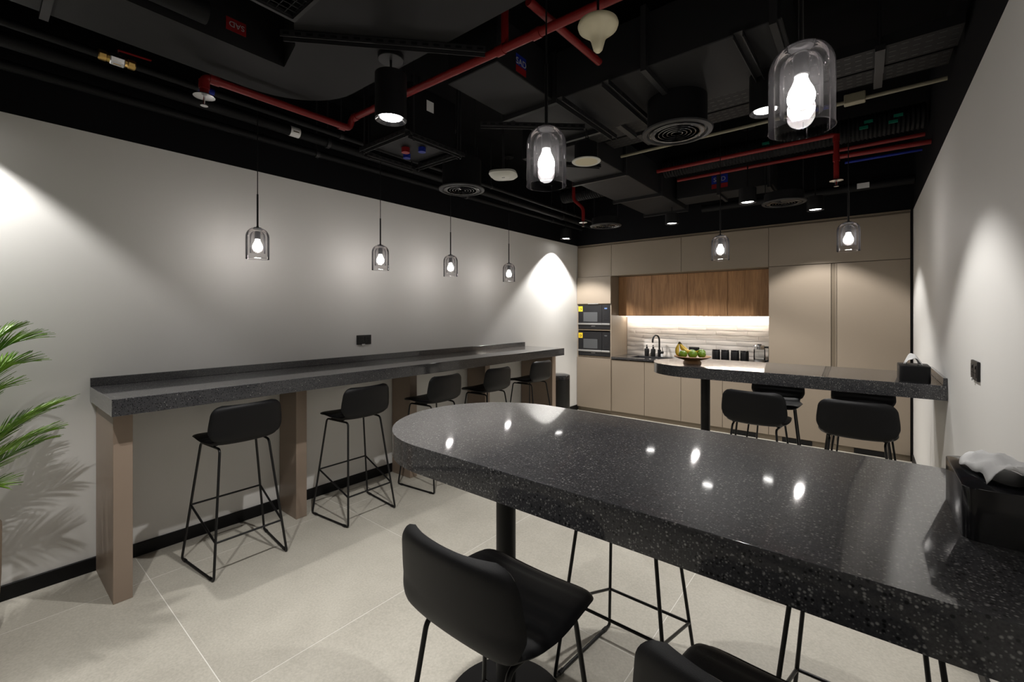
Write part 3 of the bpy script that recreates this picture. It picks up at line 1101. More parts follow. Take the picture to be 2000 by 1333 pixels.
# ------------------------------------------------------------------ fruit bowl on the far table
bx, by = -1.175, 3.955
t = thing('fruit_bowl', 'wide brown footed wooden bowl on the peninsula table', 'bowl', (bx, by, ZTOP))
mk('bowl', lathe(B(), [(0.0, 0.030), (0.06, 0.026), (0.11, 0.040), (0.147, 0.056), (0.152, 0.060), (0.148, 0.064), (0.11, 0.050), (0.06, 0.037), (0.0, 0.036)], 44), 'bowl_wood', t, smooth=True, angle=70)
mk('foot', lathe(B(), [(0.074, 0.0), (0.072, 0.012), (0.064, 0.028)], 40), 'bowl_wood', t, smooth=True)


def apple(dx, dy, dz, r, label):
    t = thing('green_apple', label, 'apple', (bx + dx, by + dy, ZTOP + dz), random.random() * 6, 'green apples in the bowl')
    prof = []
    for k in range(15):
        a = -PI / 2 + PI * k / 14
        rr_ = r * math.cos(a) * (1.0 + 0.06 * math.sin(a))
        zz = r * 0.92 * math.sin(a)
        if k in (0,):
            zz += r * 0.12
        if k == 14:
            zz -= r * 0.20
        if k == 13:
            zz -= r * 0.03
        prof.append((max(0, rr_) if 0 < k < 14 else 0, zz + r))
    mk('flesh', lathe(B(), prof, 28), 'apple_green', t, smooth=True, angle=80)
    mk('stalk', tube(B(), [(0, 0, r * 1.7), (0.004, 0.002, r * 2.05)], 0.0016, 6), 'apple_stem', t, smooth=True)


apple(-0.060, -0.060, 0.043, 0.036, 'green apple beside the bananas at the bowl rim')
apple(0.018, -0.050, 0.042, 0.038, 'big green apple in the middle of the bowl front')
apple(0.080, -0.004, 0.046, 0.034, 'green apple second from the bowl edge away from the bananas')
apple(0.056, 0.068, 0.052, 0.036, 'green apple set back at the bowl edge away from the bananas')
apple(-0.022, 0.066, 0.046, 0.036, 'green apple hidden behind the others in the bowl')


def banana(base, mid, tip, r, label):
    t = thing('banana', label, 'banana', (bx, by, ZTOP), 0, 'bananas in the bowl')
    A, M_, C_ = Vector(base), Vector(mid), Vector(tip)
    pts, rad = [], []
    for k in range(15):
        u = k / 14
        pts.append(A * (1 - u) ** 2 + M_ * 2 * u * (1 - u) + C_ * u * u)
        rad.append(r * (0.30 + 0.70 * min(1, u / 0.22)) * (1 if u < 0.75 else 1 - 0.62 * ((u - 0.75) / 0.25) ** 1.6))
    mk('peel', tube(B(), pts, rad, 8), 'banana_yellow', t, smooth=True, angle=50)
    d0 = (pts[0] - pts[1]).normalized()
    mk('stalk', tube(B(), [pts[0] - d0 * 0.004, pts[0] + d0 * 0.016], 0.0062, 8), 'banana_tip', t, smooth=True)
    mk('blossom_end', tube(B(), [pts[-1], pts[-1] + (pts[-1] - pts[-2]).normalized() * 0.005], 0.0045, 8), 'banana_tip', t, smooth=True)


banana((-0.118, 0.010, 0.165), (-0.145, -0.045, 0.055), (-0.070, -0.010, 0.062), 0.0165, 'banana hanging down at the outer side of the bunch')
banana((-0.112, 0.022, 0.165), (-0.080, 0.010, 0.072), (0.010, 0.030, 0.100), 0.0165, 'banana lying across the bowl behind the apples')
banana((-0.105, 0.032, 0.160), (-0.040, 0.050, 0.050), (0.050, 0.005, 0.108), 0.0155, 'banana reaching over the apples with its tip raised')


# ------------------------------------------------------------------ tissue boxes
def tissue_box(x0, y0, label, big):
    w, d, h = 0.150, 0.250, 0.100
    t = thing('tissue_box', label, 'tissue box', (x0 + w / 2, y0 + d / 2, ZTOP), 0, 'black tissue boxes')
    poly = []
    r = 0.022
    for cx, cy, a0 in ((w / 2 - r, d / 2 - r, 0), (-w / 2 + r, d / 2 - r, PI / 2), (-w / 2 + r, -d / 2 + r, PI), (w / 2 - r, -d / 2 + r, 1.5 * PI)):
        for k in range(7):
            a = a0 + PI / 2 * k / 6
            poly.append((cx + r * math.cos(a), cy + r * math.sin(a)))
    bm = B()
    prism(bm, poly, 0, h, bev=0.002)
    mk('case', bm, 'black_gloss' if big else 'baseboard_black', t, smooth=True, angle=40)
    bm = B()
    prism(bm, [(0.030 * math.cos(2 * PI * k / 24), 0.070 * math.sin(2 * PI * k / 24)) for k in range(24)], h, h + 0.0012)
    mk('slot', bm, 'baseboard_black', t)
    # crumpled sheet: a folded, rippled surface drawn out of the slot
    rnd = random.Random(3 if big else 5)
    nu, nv = 18, 14
    rows_ = []
    bm = B()
    for i in range(nu + 1):
        rw = []
        u = i / nu
        for j in range(nv + 1):
            v = j / nv
            if big:
                yy = -0.085 + 0.170 * v
                xx = -0.048 + 0.105 * u + 0.012 * math.sin(v * 5 + 1)
                zz = h + 0.004 + 0.036 * math.sin(PI * (u ** 0.8)) * (0.55 + 0.45 * math.sin(v * PI * 0.9 + 0.5)) + 0.009 * abs(math.sin(6 * u + 4 * v)) - 0.007 * abs(math.sin(9 * v - 5 * u + 1)) + 0.003 * rnd.random()
            else:
                yy = -0.035 + 0.07 * v
                xx = -0.042 + 0.084 * u * (1 - 0.25 * v) + 0.006 * math.sin(8 * v)
                zz = h + 0.002 + 0.068 * math.sin(PI * u) ** 0.8 * (0.6 + 0.4 * math.sin(PI * v)) + 0.004 * math.sin(12 * u + 5 * v)
            rw.append(bm.verts.new((xx, yy, max(h + 0.0015, zz))))
        rows_.append(rw)
    for a, b in zip(rows_[:-1], rows_[1:]):
        for j in range(nv):
            bm.faces.new((a[j], a[j + 1], b[j + 1], b[j]))
    o = mk('tissue_sheet', bm, 'tissue', t, smooth=True, angle=24)
    sm = o.modifiers.new('thickness', 'SOLIDIFY')
    sm.thickness = 0.0008
    return t


tissue_box(0.145, 1.198, 'black tissue box with flopped white tissue on the empty table', True)
tissue_box(0.166, 3.73, 'black tissue box with upright white tissue on the fruit bowl table', False)

# ------------------------------------------------------------------ waste bin
t = thing('waste_bin', 'round black pedal bin at the far end of the wall counter', 'waste bin', (-3.385, 5.26, 0))
mk('body', lathe(B(), [(0.140, 0.0), (0.145, 0.006), (0.150, 0.02), (0.150, 0.600), (0.147, 0.604)], 44), 'black_powder', t, smooth=True)
mk('lid', lathe(B(), [(0.152, 0.606), (0.152, 0.650), (0.146, 0.664), (0.10, 0.676), (0.0, 0.680)], 44), 'black_gloss', t, smooth=True)
mk('pedal', boxb(0.135, 0.185, -0.03, 0.03, 0.012, 0.020, bev=0.003), 'black_plastic', t)

# ------------------------------------------------------------------ palm
px, py = -3.20, -0.095
t = thing('potted_palm', 'leafy green palm in a taupe pot by the left wall', 'potted plant', (px, py, 0))
mk('pot', lathe(B(), [(0.150, 0.0), (0.168, 0.012), (0.184, 0.12), (0.193, 0.30), (0.195, 0.52), (0.194, 0.54), (0.182, 0.54), (0.178, 0.50), (0.0, 0.50)], 44), 'pot_taupe', t, smooth=True)
mk('soil', lathe(B(), [(0.170, 0.495), (0.174, 0.507), (0.0, 0.512)], 32), 'soil', t, smooth=True)


def frond(base_z, ctrl, tip, nleaf, ll, seed, spread=1.0, lift=0.12):
    """one arching frond with its leaflets, given in the plant's own frame"""
    rnd = random.Random(seed)
    A, Mid, E_ = Vector((0.02 * math.copysign(1, tip[0]), 0.02 * math.copysign(1, tip[1]), base_z)), Vector(ctrl), Vector(tip)
    bm = B()
    N = 26
    pts = []
    for k in range(N + 1):
        u = k / N
        pts.append(A * (1 - u) ** 2 + Mid * 2 * u * (1 - u) + E_ * u * u)
    tube(bm, pts, [0.0065 * (1 - 0.85 * k / N) + 0.0007 for k in range(N + 1)], 6)
    for s in (-1, 1):
        for k in range(nleaf):
            u = 0.30 + 0.69 * (k + rnd.random() * 0.6) / nleaf
            f = min(N - 1, int(u * N))
            p = pts[f].lerp(pts[f + 1], u * N - f)
            tg = (pts[f + 1] - pts[f]).normalized()
            side = tg.cross(Vector((0, 0, 1))).normalized() * s
            w = (u - 0.30) / 0.69
            length = ll * (0.50 + 0.55 * math.sin(PI * min(1, w * 0.80 + 0.18))) * (0.88 + 0.24 * rnd.random())
            ang = (0.80 - 0.40 * w) * spread * (0.9 + 0.2 * rnd.random())
            d = (tg * math.cos(ang) + side * math.sin(ang) + Vector((0, 0, 1)) * (lift + 0.10 * rnd.random())).normalized()
            hw = 0.0040 * (0.8 + 0.4 * rnd.random())
            wv = d.cross(Vector((rnd.random() * 0.5 - 0.25, rnd.random() * 0.5 - 0.25, 1)))
            wv.normalize()
            fold = d.cross(wv).normalized() * 0.002
            prev = None
            segs = 5
            for q in range(segs + 1):
                v = q / segs
                c = p + d * length * v + Vector((0, 0, -1)) * (0.16 * length * v * v)
                ww = hw * (0.5 + 1.2 * v if v < 0.35 else 0.92 * (1 - ((v - 0.35) / 0.65) ** 1.7) + 0.04)
                cur = (bm.verts.new(c - wv * ww), bm.verts.new(c + fold), bm.verts.new(c + wv * ww))
                if prev:
                    bm.faces.new((prev[0], prev[1], cur[1], cur[0]))
                    bm.faces.new((prev[1], prev[2], cur[2], cur[1]))
                prev = cur
    return mk('frond', bm, 'palm_leaf', t, smooth=True, angle=60)


FR = [  # base height, control point, tip, leaflets per side, leaflet length
    (0.62, (0.02, 0.06, 1.38), (0.09, 0.27, 1.405), 36, 0.19), (0.62, (0.06, 0.08, 1.30), (0.14, 0.26, 1.300), 34, 0.17),
    (0.62, (-0.03, 0.05, 1.34), (-0.08, 0.22, 1.44), 34, 0.19), (0.60, (0.08, 0.05, 1.16), (0.17, 0.19, 1.19), 30, 0.17),
    (0.58, (0.03, 0.11, 0.98), (0.08, 0.375, 1.085), 34, 0.18), (0.56, (0.10, 0.12, 0.92), (0.16, 0.33, 0.965), 32, 0.17),
    (0.57, (-0.04, 0.12, 0.96), (-0.14, 0.34, 1.02), 32, 0.18), (0.54, (0.06, 0.10, 0.76), (0.12, 0.18, 0.740), 24, 0.13),
    (0.60, (-0.08, 0.08, 1.20), (-0.22, 0.24, 1.30), 30, 0.17), (0.64, (0.00, 0.02, 1.36), (0.02, 0.09, 1.50), 30, 0.18),
    (0.58, (-0.08, 0.14, 0.84), (-0.20, 0.34, 0.86), 28, 0.16),
    (0.60, (0.12, 0.04, 1.25), (0.38, 0.06, 1.30), 26, 0.18), (0.58, (0.14, -0.08, 0.95), (0.42, -0.18, 0.95), 26, 0.17),
    (0.62, (0.04, -0.12, 1.30), (0.10, -0.42, 1.38), 26, 0.18), (0.58, (-0.03, -0.16, 1.0), (-0.10, -0.46, 1.0), 26, 0.18),
    (0.60, (0.10, -0.10, 1.15), (0.30, -0.34, 1.20), 26, 0.18)]
for n_, (zb_, c_, e_, nl, ll) in enumerate(FR):
    frond(zb_, c_, e_, nl, ll, n_ + 1)
for k in range(6):
    a = k * 1.05
    mk('cane', tube(B(), [(0.05 * math.cos(a), 0.05 * math.sin(a), 0.50), (0.035 * math.cos(a), 0.035 * math.sin(a), 0.75 + 0.03 * k)], [0.011, 0.007], 8), 'palm_stem', t, smooth=True)

# ------------------------------------------------------------------ ceiling services
def sheet_duct(name, label, x0, x1, y0, y1, z0, z1, along, step=1.2, group='rectangular air ducts'):
    t = thing(name, label, 'air duct', ((x0 + x1) / 2, (y0 + y1) / 2, z0), 0, group)
    cx, cy = (x0 + x1) / 2, (y0 + y1) / 2
    mk('duct_body', boxb(x0 - cx, x1 - cx, y0 - cy, y1 - cy, 0, z1 - z0, bev=0.004), 'duct_black', t)
    f = 0.028
    n = max(1, int(round(((y1 - y0) if along == 'y' else (x1 - x0)) / step)))
    for k in range(1, n + 1):
        if along == 'y':
            y = y0 - cy + (y1 - y0) * k / n - 0.03
            mk('flange', boxb(x0 - cx - f, x1 - cx + f, y - 0.014, y + 0.014, -f, z1 - z0 + f), 'strut_black', t)
        else:
            x = x0 - cx + (x1 - x0) * k / n - 0.03
            mk('flange', boxb(x - 0.014, x + 0.014, y0 - cy - f, y1 - cy + f, -f, z1 - z0 + f), 'strut_black', t)
    return t


# wide L-shaped duct: runs beside the wall, then turns across the room
t = thing('elbow_duct', 'wide flat duct turning a rounded corner above the wall counter', 'air duct', (-2.5, 0.0, 2.80), 0, 'rectangular air ducts')
poly = [(-0.20, -2.4), (-0.20, 0.98)]
for k in range(11):
    a = PI - PI / 2 * k / 10
    poly.append((0.20 + 0.40 * math.cos(a), 0.98 + 0.41 * math.sin(a)))
poly += [(2.05, 1.43), (2.05, 0.80), (0.62, 0.86), (0.40, 0.97), (0.17, 1.02), (0.17, -2.4)]
bm = B()
prism(bm, poly[::-1], 0, 0.26)
bmesh.ops.triangulate(bm, faces=[f for f in bm.faces if len(f.verts) > 4])
mk('duct_body', bm, 'duct_black', t)
for y in (-1.2, 0.2):
    mk('flange', boxb(-0.225, 0.195, y - 0.014, y + 0.014, -0.02, 0.28), 'strut_black', t)
lb = mk('duct_label', boxb(0.1715, 0.1735, 0.755, 0.84, 0.065, 0.125), 'red_sticker', t)
text_mesh('label_print', 'SAD', 0.036, 'white_letter', lb, (0.1745, 0.80, 0.098), (PI / 2, PI, PI / 2))
t = sheet_duct('air_duct', 'long dark duct running towards the kitchen above the middle of the room', -2.20, -1.70, 2.86, 5.50, 2.80, 3.10, 'y', 0.88)
t = sheet_duct('air_duct', 'dark duct section joining the long duct near the black fan coil unit', -1.86, -1.49, 1.72, 2.84, 2.84, 3.10, 'y', 0.6)
s_ = mk('duct_label', boxb(0.1855, 0.187, -0.40, -0.31, 0.06, 0.12), 'blue_sticker', t)
text_mesh('label_print', 'SAD', 0.05, 'white_letter', s_, (0.188, -0.355, 0.08), (PI / 2, 0, PI / 2))
mk('duct_label', boxb(0.1855, 0.187, -0.40, -0.31, 0.02, 0.058), 'red_sticker', t)
t = sheet_duct('air_duct', 'dark duct crossing the room above the round ceiling grille', -1.43, -0.28, 2.19, 2.76, 2.80, 3.08, 'x', 0.6)
t = sheet_duct('air_duct', 'dark duct running sideways above the downlights by the tall cupboards', -1.66, -0.72, 5.02, 5.34, 2.82, 3.08, 'x', 0.5)
s_ = mk('duct_label', boxb(-0.10, 0.06, -0.1625, -0.160, 0.10, 0.19), 'blue_sticker', t)
text_mesh('label_print', 'SAD', 0.065, 'white_letter', s_, (-0.02, -0.164, 0.14), (PI / 2, 0, 0))
s_ = mk('duct_label', boxb(-0.10, 0.06, -0.1625, -0.160, 0.05, 0.095), 'red_sticker', t)

# fan coil unit
t = thing('fan_coil_unit', 'black fan coil box on slotted channels beside the red pipe', 'fan coil unit', (-2.45, 1.94, 2.66))
mk('casing', boxb(-0.215, 0.215, -0.20, 0.20, 0.02, 0.34, bev=0.004), 'pipe_black', t)
mk('white_sticker', boxb(0.2152, 0.2165, -0.06, 0.0, 0.20, 0.27), 'white_sticker', t)
mk('red_valve_cap', cyl(B(), 0.028, -0.015, 0.019, (-0.03, -0.04, 0), 16), 'red_sticker', t, smooth=True)
mk('blue_valve_cap', cyl(B(), 0.026, -0.012, 0.019, (0.06, 0.03, 0), 16), 'blue_sticker', t, smooth=True)
mk('blue_valve_cap', cyl(B(), 0.026, -0.012, 0.019, (-0.12, 0.04, 0), 16), 'blue_sticker', t, smooth=True)


def strut(p0, p1, label, hang=(0.06, 0.94), top=ZC):
    p0, p1 = Vector(p0), Vector(p1)
    t = thing('strut_channel', label, 'bracket', ((p0.x + p1.x) / 2, (p0.y + p1.y) / 2, p0.z), math.atan2(p1.y - p0.y, p1.x - p0.x), 'slotted channels')
    L_ = (p1 - p0).length
    bm = B()
    w, h = 0.041, 0.030
    box(bm, -L_ / 2, L_ / 2, -w / 2, -w / 2 + 0.003, -h / 2, h / 2)
    box(bm, -L_ / 2, L_ / 2, w / 2 - 0.003, w / 2, -h / 2, h / 2)
    box(bm, -L_ / 2, L_ / 2, -w / 2, w / 2, h / 2 - 0.003, h / 2)
    mk('channel', bm, 'strut_black', t)
    n = int(L_ / 0.05)
    for k in range(n):
        x = -L_ / 2 + (k + 0.5) * L_ / n
        mk('slot', boxb(x - 0.014, x + 0.014, -w / 2 - 0.0008, -w / 2 + 0.0002, -0.006, 0.006), 'baseboard_black', t)
    for u in hang:
        mk('threaded_rod', cyl(B(), 0.005, -0.03, top - p0.z, (-L_ / 2 + L_ * u, 0, 0), 8), 'strut_black', t, smooth=True)


strut((-2.044, 0.883, 2.783), (-1.415, 1.550, 2.783), 'slotted channel crossing diagonally under the rounded duct', ())
strut((-1.958, 2.10, 2.765), (-1.45, 2.56, 2.765), 'slotted channel crossing diagonally near the white speaker', ())
strut((-1.363, 2.12, 2.756), (-1.361, 2.82, 2.756), 'slotted channel under the crossing duct carrying the white speaker', ())
strut((-0.436, 2.12, 2.755), (-0.422, 2.82, 2.755), 'slotted channel under the crossing duct beside the downlight', ())
strut((-1.075, 2.12, 2.755), (-1.075, 2.82, 2.755), 'slotted channel under the crossing duct beside the round grille', ())
strut((-2.70, 1.70, 2.655), (-2.20, 1.70, 2.655), 'slotted channel under the near edge of the fan coil unit')
strut((-2.20, 1.72, 2.640), (-2.20, 2.18, 2.640), 'slotted channel under the side of the fan coil unit facing the room')
strut((-2.70, 2.17, 2.655), (-2.22, 2.17, 2.655), 'slotted channel under the far edge of the fan coil unit')
strut((-2.70, 1.73, 2.640), (-2.70, 2.15, 2.640), 'slotted channel under the fan coil unit along its wall side')
strut((-2.12, 2.84, 2.756), (-1.72, 3.30, 2.756), 'slotted channel crossing diagonally behind the white access point', ())


def pipe(name, label, pts, r, mat, cat='pipe', fil=0.05, group=None, clamps=0, seg=14):
    o = Vector(pts[0])
    t = thing(name, label, cat, tuple(o), 0, group)
    mk('pipe_run', tube(B(), fillet([Vector(p) - o for p in pts], fil), r, seg), mat, t, smooth=True, angle=50)
    for i in range(1, len(pts) - 1):
        pass
    for k in range(clamps):
        p = (Vector(pts[0]) * (1 - (k + 0.5) / clamps) + Vector(pts[-1]) * ((k + 0.5) / clamps)) - o
        d = (Vector(pts[-1]) - Vector(pts[0])).normalized()
        mk('pipe_clamp', tube(B(), [p - d * 0.014, p + d * 0.014], r * 1.22, 14), 'strut_black', t, smooth=True, angle=50)
        mk('hanger_rod', cyl(B(), 0.005, r, ZC - pts[0][2], (p.x, p.y, p.z), 8), 'strut_black', t, smooth=True)
    return t


def fitting(t, p, d, r, mat='red_pipe', ln=0.03):
    p, d = Vector(p), Vector(d).normalized()
    mk('coupling', tube(B(), [p - d * ln, p + d * ln], r, 14), mat, t, smooth=True, angle=50)


GB = 'black service pipes along the left wall'
pipe('service_pipe', 'black pipe closest to the left wall, lowest of the three', [(-3.47, -2.5, 2.80), (-3.47, 6.05, 2.86)], 0.027, 'pipe_black', group=GB, clamps=5)
tB = pipe('service_pipe', 'thick black insulated pipe between two others along the left wall, with white sticker', [(-3.30, -2.5, 2.879), (-3.30, 6.05, 2.879)], 0.036, 'pipe_black', group=GB, clamps=5)
mk('white_sticker', tube(B(), [(0, 3.98, 0), (0, 4.05, 0)], 0.0368, 16, caps=False), 'white_sticker', tB, smooth=True)
mk('sticker_print', boxb(0.033, 0.0375, 3.995, 4.035, -0.012, -0.006), 'banana_tip', tB)
tC = pipe('service_pipe', 'slim black pipe farthest from the left wall, with brass valve', [(-3.10, -2.5, 2.880), (-3.10, 6.05, 2.880)], 0.020, 'pipe_black', group=GB, clamps=5)
mk('blue_band', tube(B(), [(0, 3.36, 0), (0, 3.44, 0)], 0.0208, 14, caps=False), 'blue_sticker', tC, smooth=True)
t = thing('ball_valve', 'brass ball valve with red lever on the slim black pipe', 'valve', (-3.10, 0.495, 2.880))
mk('valve_body', lathe(B(), [(0.022, -0.075), (0.026, -0.07), (0.026, -0.045), (0.022, -0.04), (0.030, -0.015), (0.030, 0.015), (0.022, 0.04), (0.026, 0.045), (0.026, 0.07), (0.022, 0.075)], 10, (0, 0, 0), 'y'), 'brass', t, smooth=True, angle=30)
mk('union_nut', lathe(B(), [(0.028, -0.03), (0.0315, -0.026), (0.0315, 0.026), (0.028, 0.03)], 8, (0, 0, 0), 'y'), 'chrome', t)
l_ = mk('lever', bar(B(), (0.02, 0.0, 0.045), (0.02, 0.14, 0.052), 0.016, 0.004), 'red_sticker', t)
mk('stem', cyl(B(), 0.007, 0.02, 0.05, (0.01, 0, 0), 10), 'chrome', l_, smooth=True)

GR = 'red sprinkler pipes'
t = pipe('sprinkler_pipe', 'red sprinkler pipe crossing the room and turning along the wide duct', [(-0.45, 1.64, 2.80), (-2.60, 1.565, 2.80), (-2.62, 1.56, 2.74), (-2.63, 0.755, 2.74), (-2.63, 0.755, 2.645)], 0.0205, 'red_pipe', fil=0.028, group=GR)
for p, d in (((-2.56, 1.567, 2.80), (1, 0, 0)), ((-2.63, 1.51, 2.74), (0, 1, 0)), ((-2.63, 0.80, 2.74), (0, 1, 0)), ((-2.63, 0.755, 2.70), (0, 0, 1)), ((-1.16, 1.616, 2.80), (1, 0, 0)), ((-1.37, 1.61, 2.80), (1, 0, 0))):
    fitting(t, Vector(p) - Vector((-0.45, 1.64, 2.80)), d, 0.0245, ln=0.022)
pipe('sprinkler_pipe', 'red sprinkler branch pipe passing over the crossing red pipe', [(-1.12, 1.50, 2.865), (-1.10, 2.10, 2.865)], 0.0185, 'red_pipe', group=GR)
pipe('sprinkler_pipe', 'short red upright pipe rising from the crossing red pipe', [(-1.345, 1.612, 2.82), (-1.345, 1.612, 3.34)], 0.0185, 'red_pipe', group=GR)
t = pipe('sprinkler_pipe', 'red sprinkler pipe over the fruit bowl table, dropping near the right wall', [(-1.66, 4.42, 2.985), (-0.185, 4.42, 2.985), (-0.185, 4.42, 2.615)], 0.0195, 'red_pipe', fil=0.03, group=GR)
fitting(t, (1.475, 0, -0.03), (0, 0, 1), 0.024)
fitting(t, (1.475, 0, -0.19), (0, 0, 1), 0.024)
pipe('sprinkler_pipe', 'red sprinkler pipe running from the drop to the right wall', [(-0.165, 4.42, 2.80), (0.375, 4.45, 2.80)], 0.0195, 'red_pipe', group=GR)
pipe('sprinkler_pipe', 'long red pipe behind the drop, above the kitchen downlights', [(-1.60, 4.86, 2.985), (0.375, 4.86, 2.985)], 0.017, 'red_pipe', group=GR)
t = pipe('sprinkler_pipe', 'stepped red sprinkler pipe near the white access point and far flat grille', [(-2.74, 4.58, ZC), (-2.74, 4.58, 2.90), (-2.62, 4.60, 2.79), (-2.62, 4.60, 2.62)], 0.0195, 'red_pipe', fil=0.05, group=GR)


def sprinkler(x, y, z, label):
    t = thing('fire_sprinkler', label, 'sprinkler', (x, y, z), 0, 'chrome sprinkler heads')
    mk('escutcheon', lathe(B(), [(0.020, 0.022), (0.046, 0.020), (0.048, 0.014), (0.022, 0.008)], 28), 'chrome', t, smooth=True)
    mk('frame_arm', bar(B(), (-0.011, 0, 0.012), (-0.004, 0, -0.026), 0.004, 0.004), 'chrome', t)
    mk('frame_arm', bar(B(), (0.011, 0, 0.012), (0.004, 0, -0.026), 0.004, 0.004), 'chrome', t)
    mk('glass_tube', cyl(B(), 0.003, -0.024, 0.010, seg=8), 'red_sticker', t, smooth=True)
    mk('deflector', cyl(B(), 0.017, -0.032, -0.028, seg=20), 'chrome', t, smooth=True)


sprinkler(-2.63, 0.755, 2.624, 'chrome sprinkler head on the red pipe above the wall counter')
sprinkler(-0.185, 4.42, 2.594, 'chrome sprinkler head on the red drop near the right wall')
sprinkler(-2.62, 4.60, 2.60, 'chrome sprinkler head below the stepped red pipe at the far left')


def diffuser(x, y, z, h, label, R=0.20, rc=0.168, hung=True):
    t = thing('round_diffuser', label, 'air vent', (x, y, z), 0, 'round air diffusers')
    if h > 0.03:
        mk('collar', lathe(B(), [(rc, 0.012), (rc, h)], 44, close=False), 'pipe_black', t, smooth=True)
    mk('outer_ring', lathe(B(), [(R, 0.012), (R - 0.004, 0.004), (R - 0.028, 0.0), (R - 0.036, 0.012), (R - 0.03, 0.02)], 48), 'strut_black', t, smooth=True)
    for k in range(6):
        r = R - 0.045 - k * 0.024
        mk('vane_ring', lathe(B(), [(r, 0.002), (r - 0.006, 0.0), (r - 0.016, 0.018), (r - 0.012, 0.020)], 44), 'black_gloss', t, smooth=True)
    mk('damper_plate', cyl(B(), rc - 0.002, 0.024, 0.028, seg=40), 'baseboard_black', t, smooth=True)
    if hung:
        for s in (-1, 1):
            mk('hanger_rod', cyl(B(), 0.004, 0.018, ZC - z, (s * (rc - 0.01), 0, 0), 8), 'strut_black', t, smooth=True)


diffuser(-0.875, 2.647, 2.60, 0.20, 'round black ceiling grille on a drum below the crossing duct', hung=False)
diffuser(-2.737, 2.696, 2.60, 0.26, 'round black ceiling grille on a drum near the wall counter pendants')
diffuser(-2.487, 4.916, 2.60, 0.10, 'flat round black ceiling grille near the stepped red pipe', R=0.19)
diffuser(-0.62, 4.98, 2.60, 0.10, 'flat round black ceiling grille in front of the tall cupboards', R=0.19)

t = thing('ceiling_speaker', 'small hanging ceiling speaker with white rim', 'speaker', (-1.535, 2.737, 2.60))
mk('speaker_can', cyl(B(), 0.083, 0.008, 0.125, seg=32, bev=0.004), 'pipe_black', t, smooth=True)
mk('rim', lathe(B(), [(0.100, 0.008), (0.101, 0.004), (0.096, 0.0), (0.080, 0.002), (0.080, 0.008)], 40), 'white_plastic', t, smooth=True)
mk('grille', cyl(B(), 0.080, 0.002, 0.004, seg=36), 'cream_plastic', t, smooth=True)
for s in (-1, 1):
    mk('spring_clip', boxb(s * 0.086 - 0.002, s * 0.086 + 0.002, -0.008, 0.008, 0.008, 0.115), 'strut_black', t)
    mk('hanger_wire', tube(B(), [(s * 0.03, 0, 0.125), (s * 0.010, 0.01, 0.17), (0.0, 0, 0.236)], 0.003, 6), 'black_plastic', t, smooth=True)

t = thing('wifi_access_point', 'white rounded square wireless access point hanging from a rod', 'access point', (-2.215, 2.637, 2.60), 0.5)
poly = []
for k in range(48):
    a = 2 * PI * k / 48
    c_, s2 = math.cos(a), math.sin(a)
    f = 0.108 / ((abs(c_) ** 3.4 + abs(s2) ** 3.4) ** (1 / 3.4))
    poly.append((f * c_, f * s2))
bm = B()
lo = [(x * 0.80, y * 0.80) for x, y in poly]
v0 = [bm.verts.new((x, y, 0.0)) for x, y in lo]
v1 = [bm.verts.new((x, y, 0.018)) for x, y in poly]
v2 = [bm.verts.new((x * 0.97, y * 0.97, 0.034)) for x, y in poly]
for a_, b_ in ((v0, v1), (v1, v2)):
    for i in range(48):
        j = (i + 1) % 48
        bm.faces.new((a_[i], a_[j], b_[j], b_[i]))
bm.faces.new(v0[::-1])
bm.faces.new(v2)
mk('housing', bm, 'white_plastic', t, smooth=True, angle=50)
mk('logo_mark', boxb(-0.012, 0.012, -0.006, 0.006, -0.0012, 0.0002), 'strut_black', t)
mk('mounting_rod', cyl(B(), 0.010, 0.034, ZC - 2.60, seg=10), 'strut_black', t, smooth=True)

t = thing('dome_antenna', 'cream mushroom-shaped antenna hanging by the red pipe', 'antenna', (-0.787, 1.493, 2.545))
mk('dome', lathe(B(), [(0.0, -0.028), (0.010, -0.026), (0.017, -0.018), (0.022, 0.0), (0.027, 0.018), (0.035, 0.032), (0.055, 0.048), (0.072, 0.062), (0.076, 0.074), (0.073, 0.083), (0.0, 0.086)], 40), 'cream_plastic', t, smooth=True, angle=60)
mk('cable', cyl(B(), 0.005, 0.086, ZC - 2.545, seg=8), 'black_plastic', t, smooth=True)


def tray(y0, y1, x0, x1, z, label):
    t = thing('cable_tray', label, 'cable tray', ((x0 + x1) / 2, (y0 + y1) / 2, z), 0, 'perforated cable trays')
    L_, W_ = x1 - x0, y1 - y0
    mk('tray_base', boxb(-L_ / 2, L_ / 2, -W_ / 2, W_ / 2, 0, 0.002), 'pipe_black', t)
    for s in (-1, 1):
        mk('side_rail', boxb(-L_ / 2, L_ / 2, s * W_ / 2 - 0.0015, s * W_ / 2 + 0.0015, 0, 0.055), 'duct_black', t)
    bm = B()
    n = int(L_ / 0.045)
    for k in range(n):
        x = -L_ / 2 + (k + 0.5) * L_ / n
        for q in range(4):
            y = -W_ / 2 + (q + 0.5) * W_ / 4
            box(bm, x - 0.013, x + 0.013, y - 0.006, y + 0.006, -0.0006, 0.0002)
    pf = mk('perforations', bm, 'baseboard_black', t)
    pf['kind'] = 'stuff'
    for x in (-L_ * 0.35, L_ * 0.35):
        mk('bracket', boxb(x - 0.02, x + 0.02, -W_ / 2 - 0.03, W_ / 2 + 0.03, -0.03, -0.001), 'strut_black', t)
        for s in (-1, 1):
            mk('threaded_rod', cyl(B(), 0.005, -0.03, ZC - z, (x, s * (W_ / 2 + 0.02), 0), 8), 'strut_black', t, smooth=True)


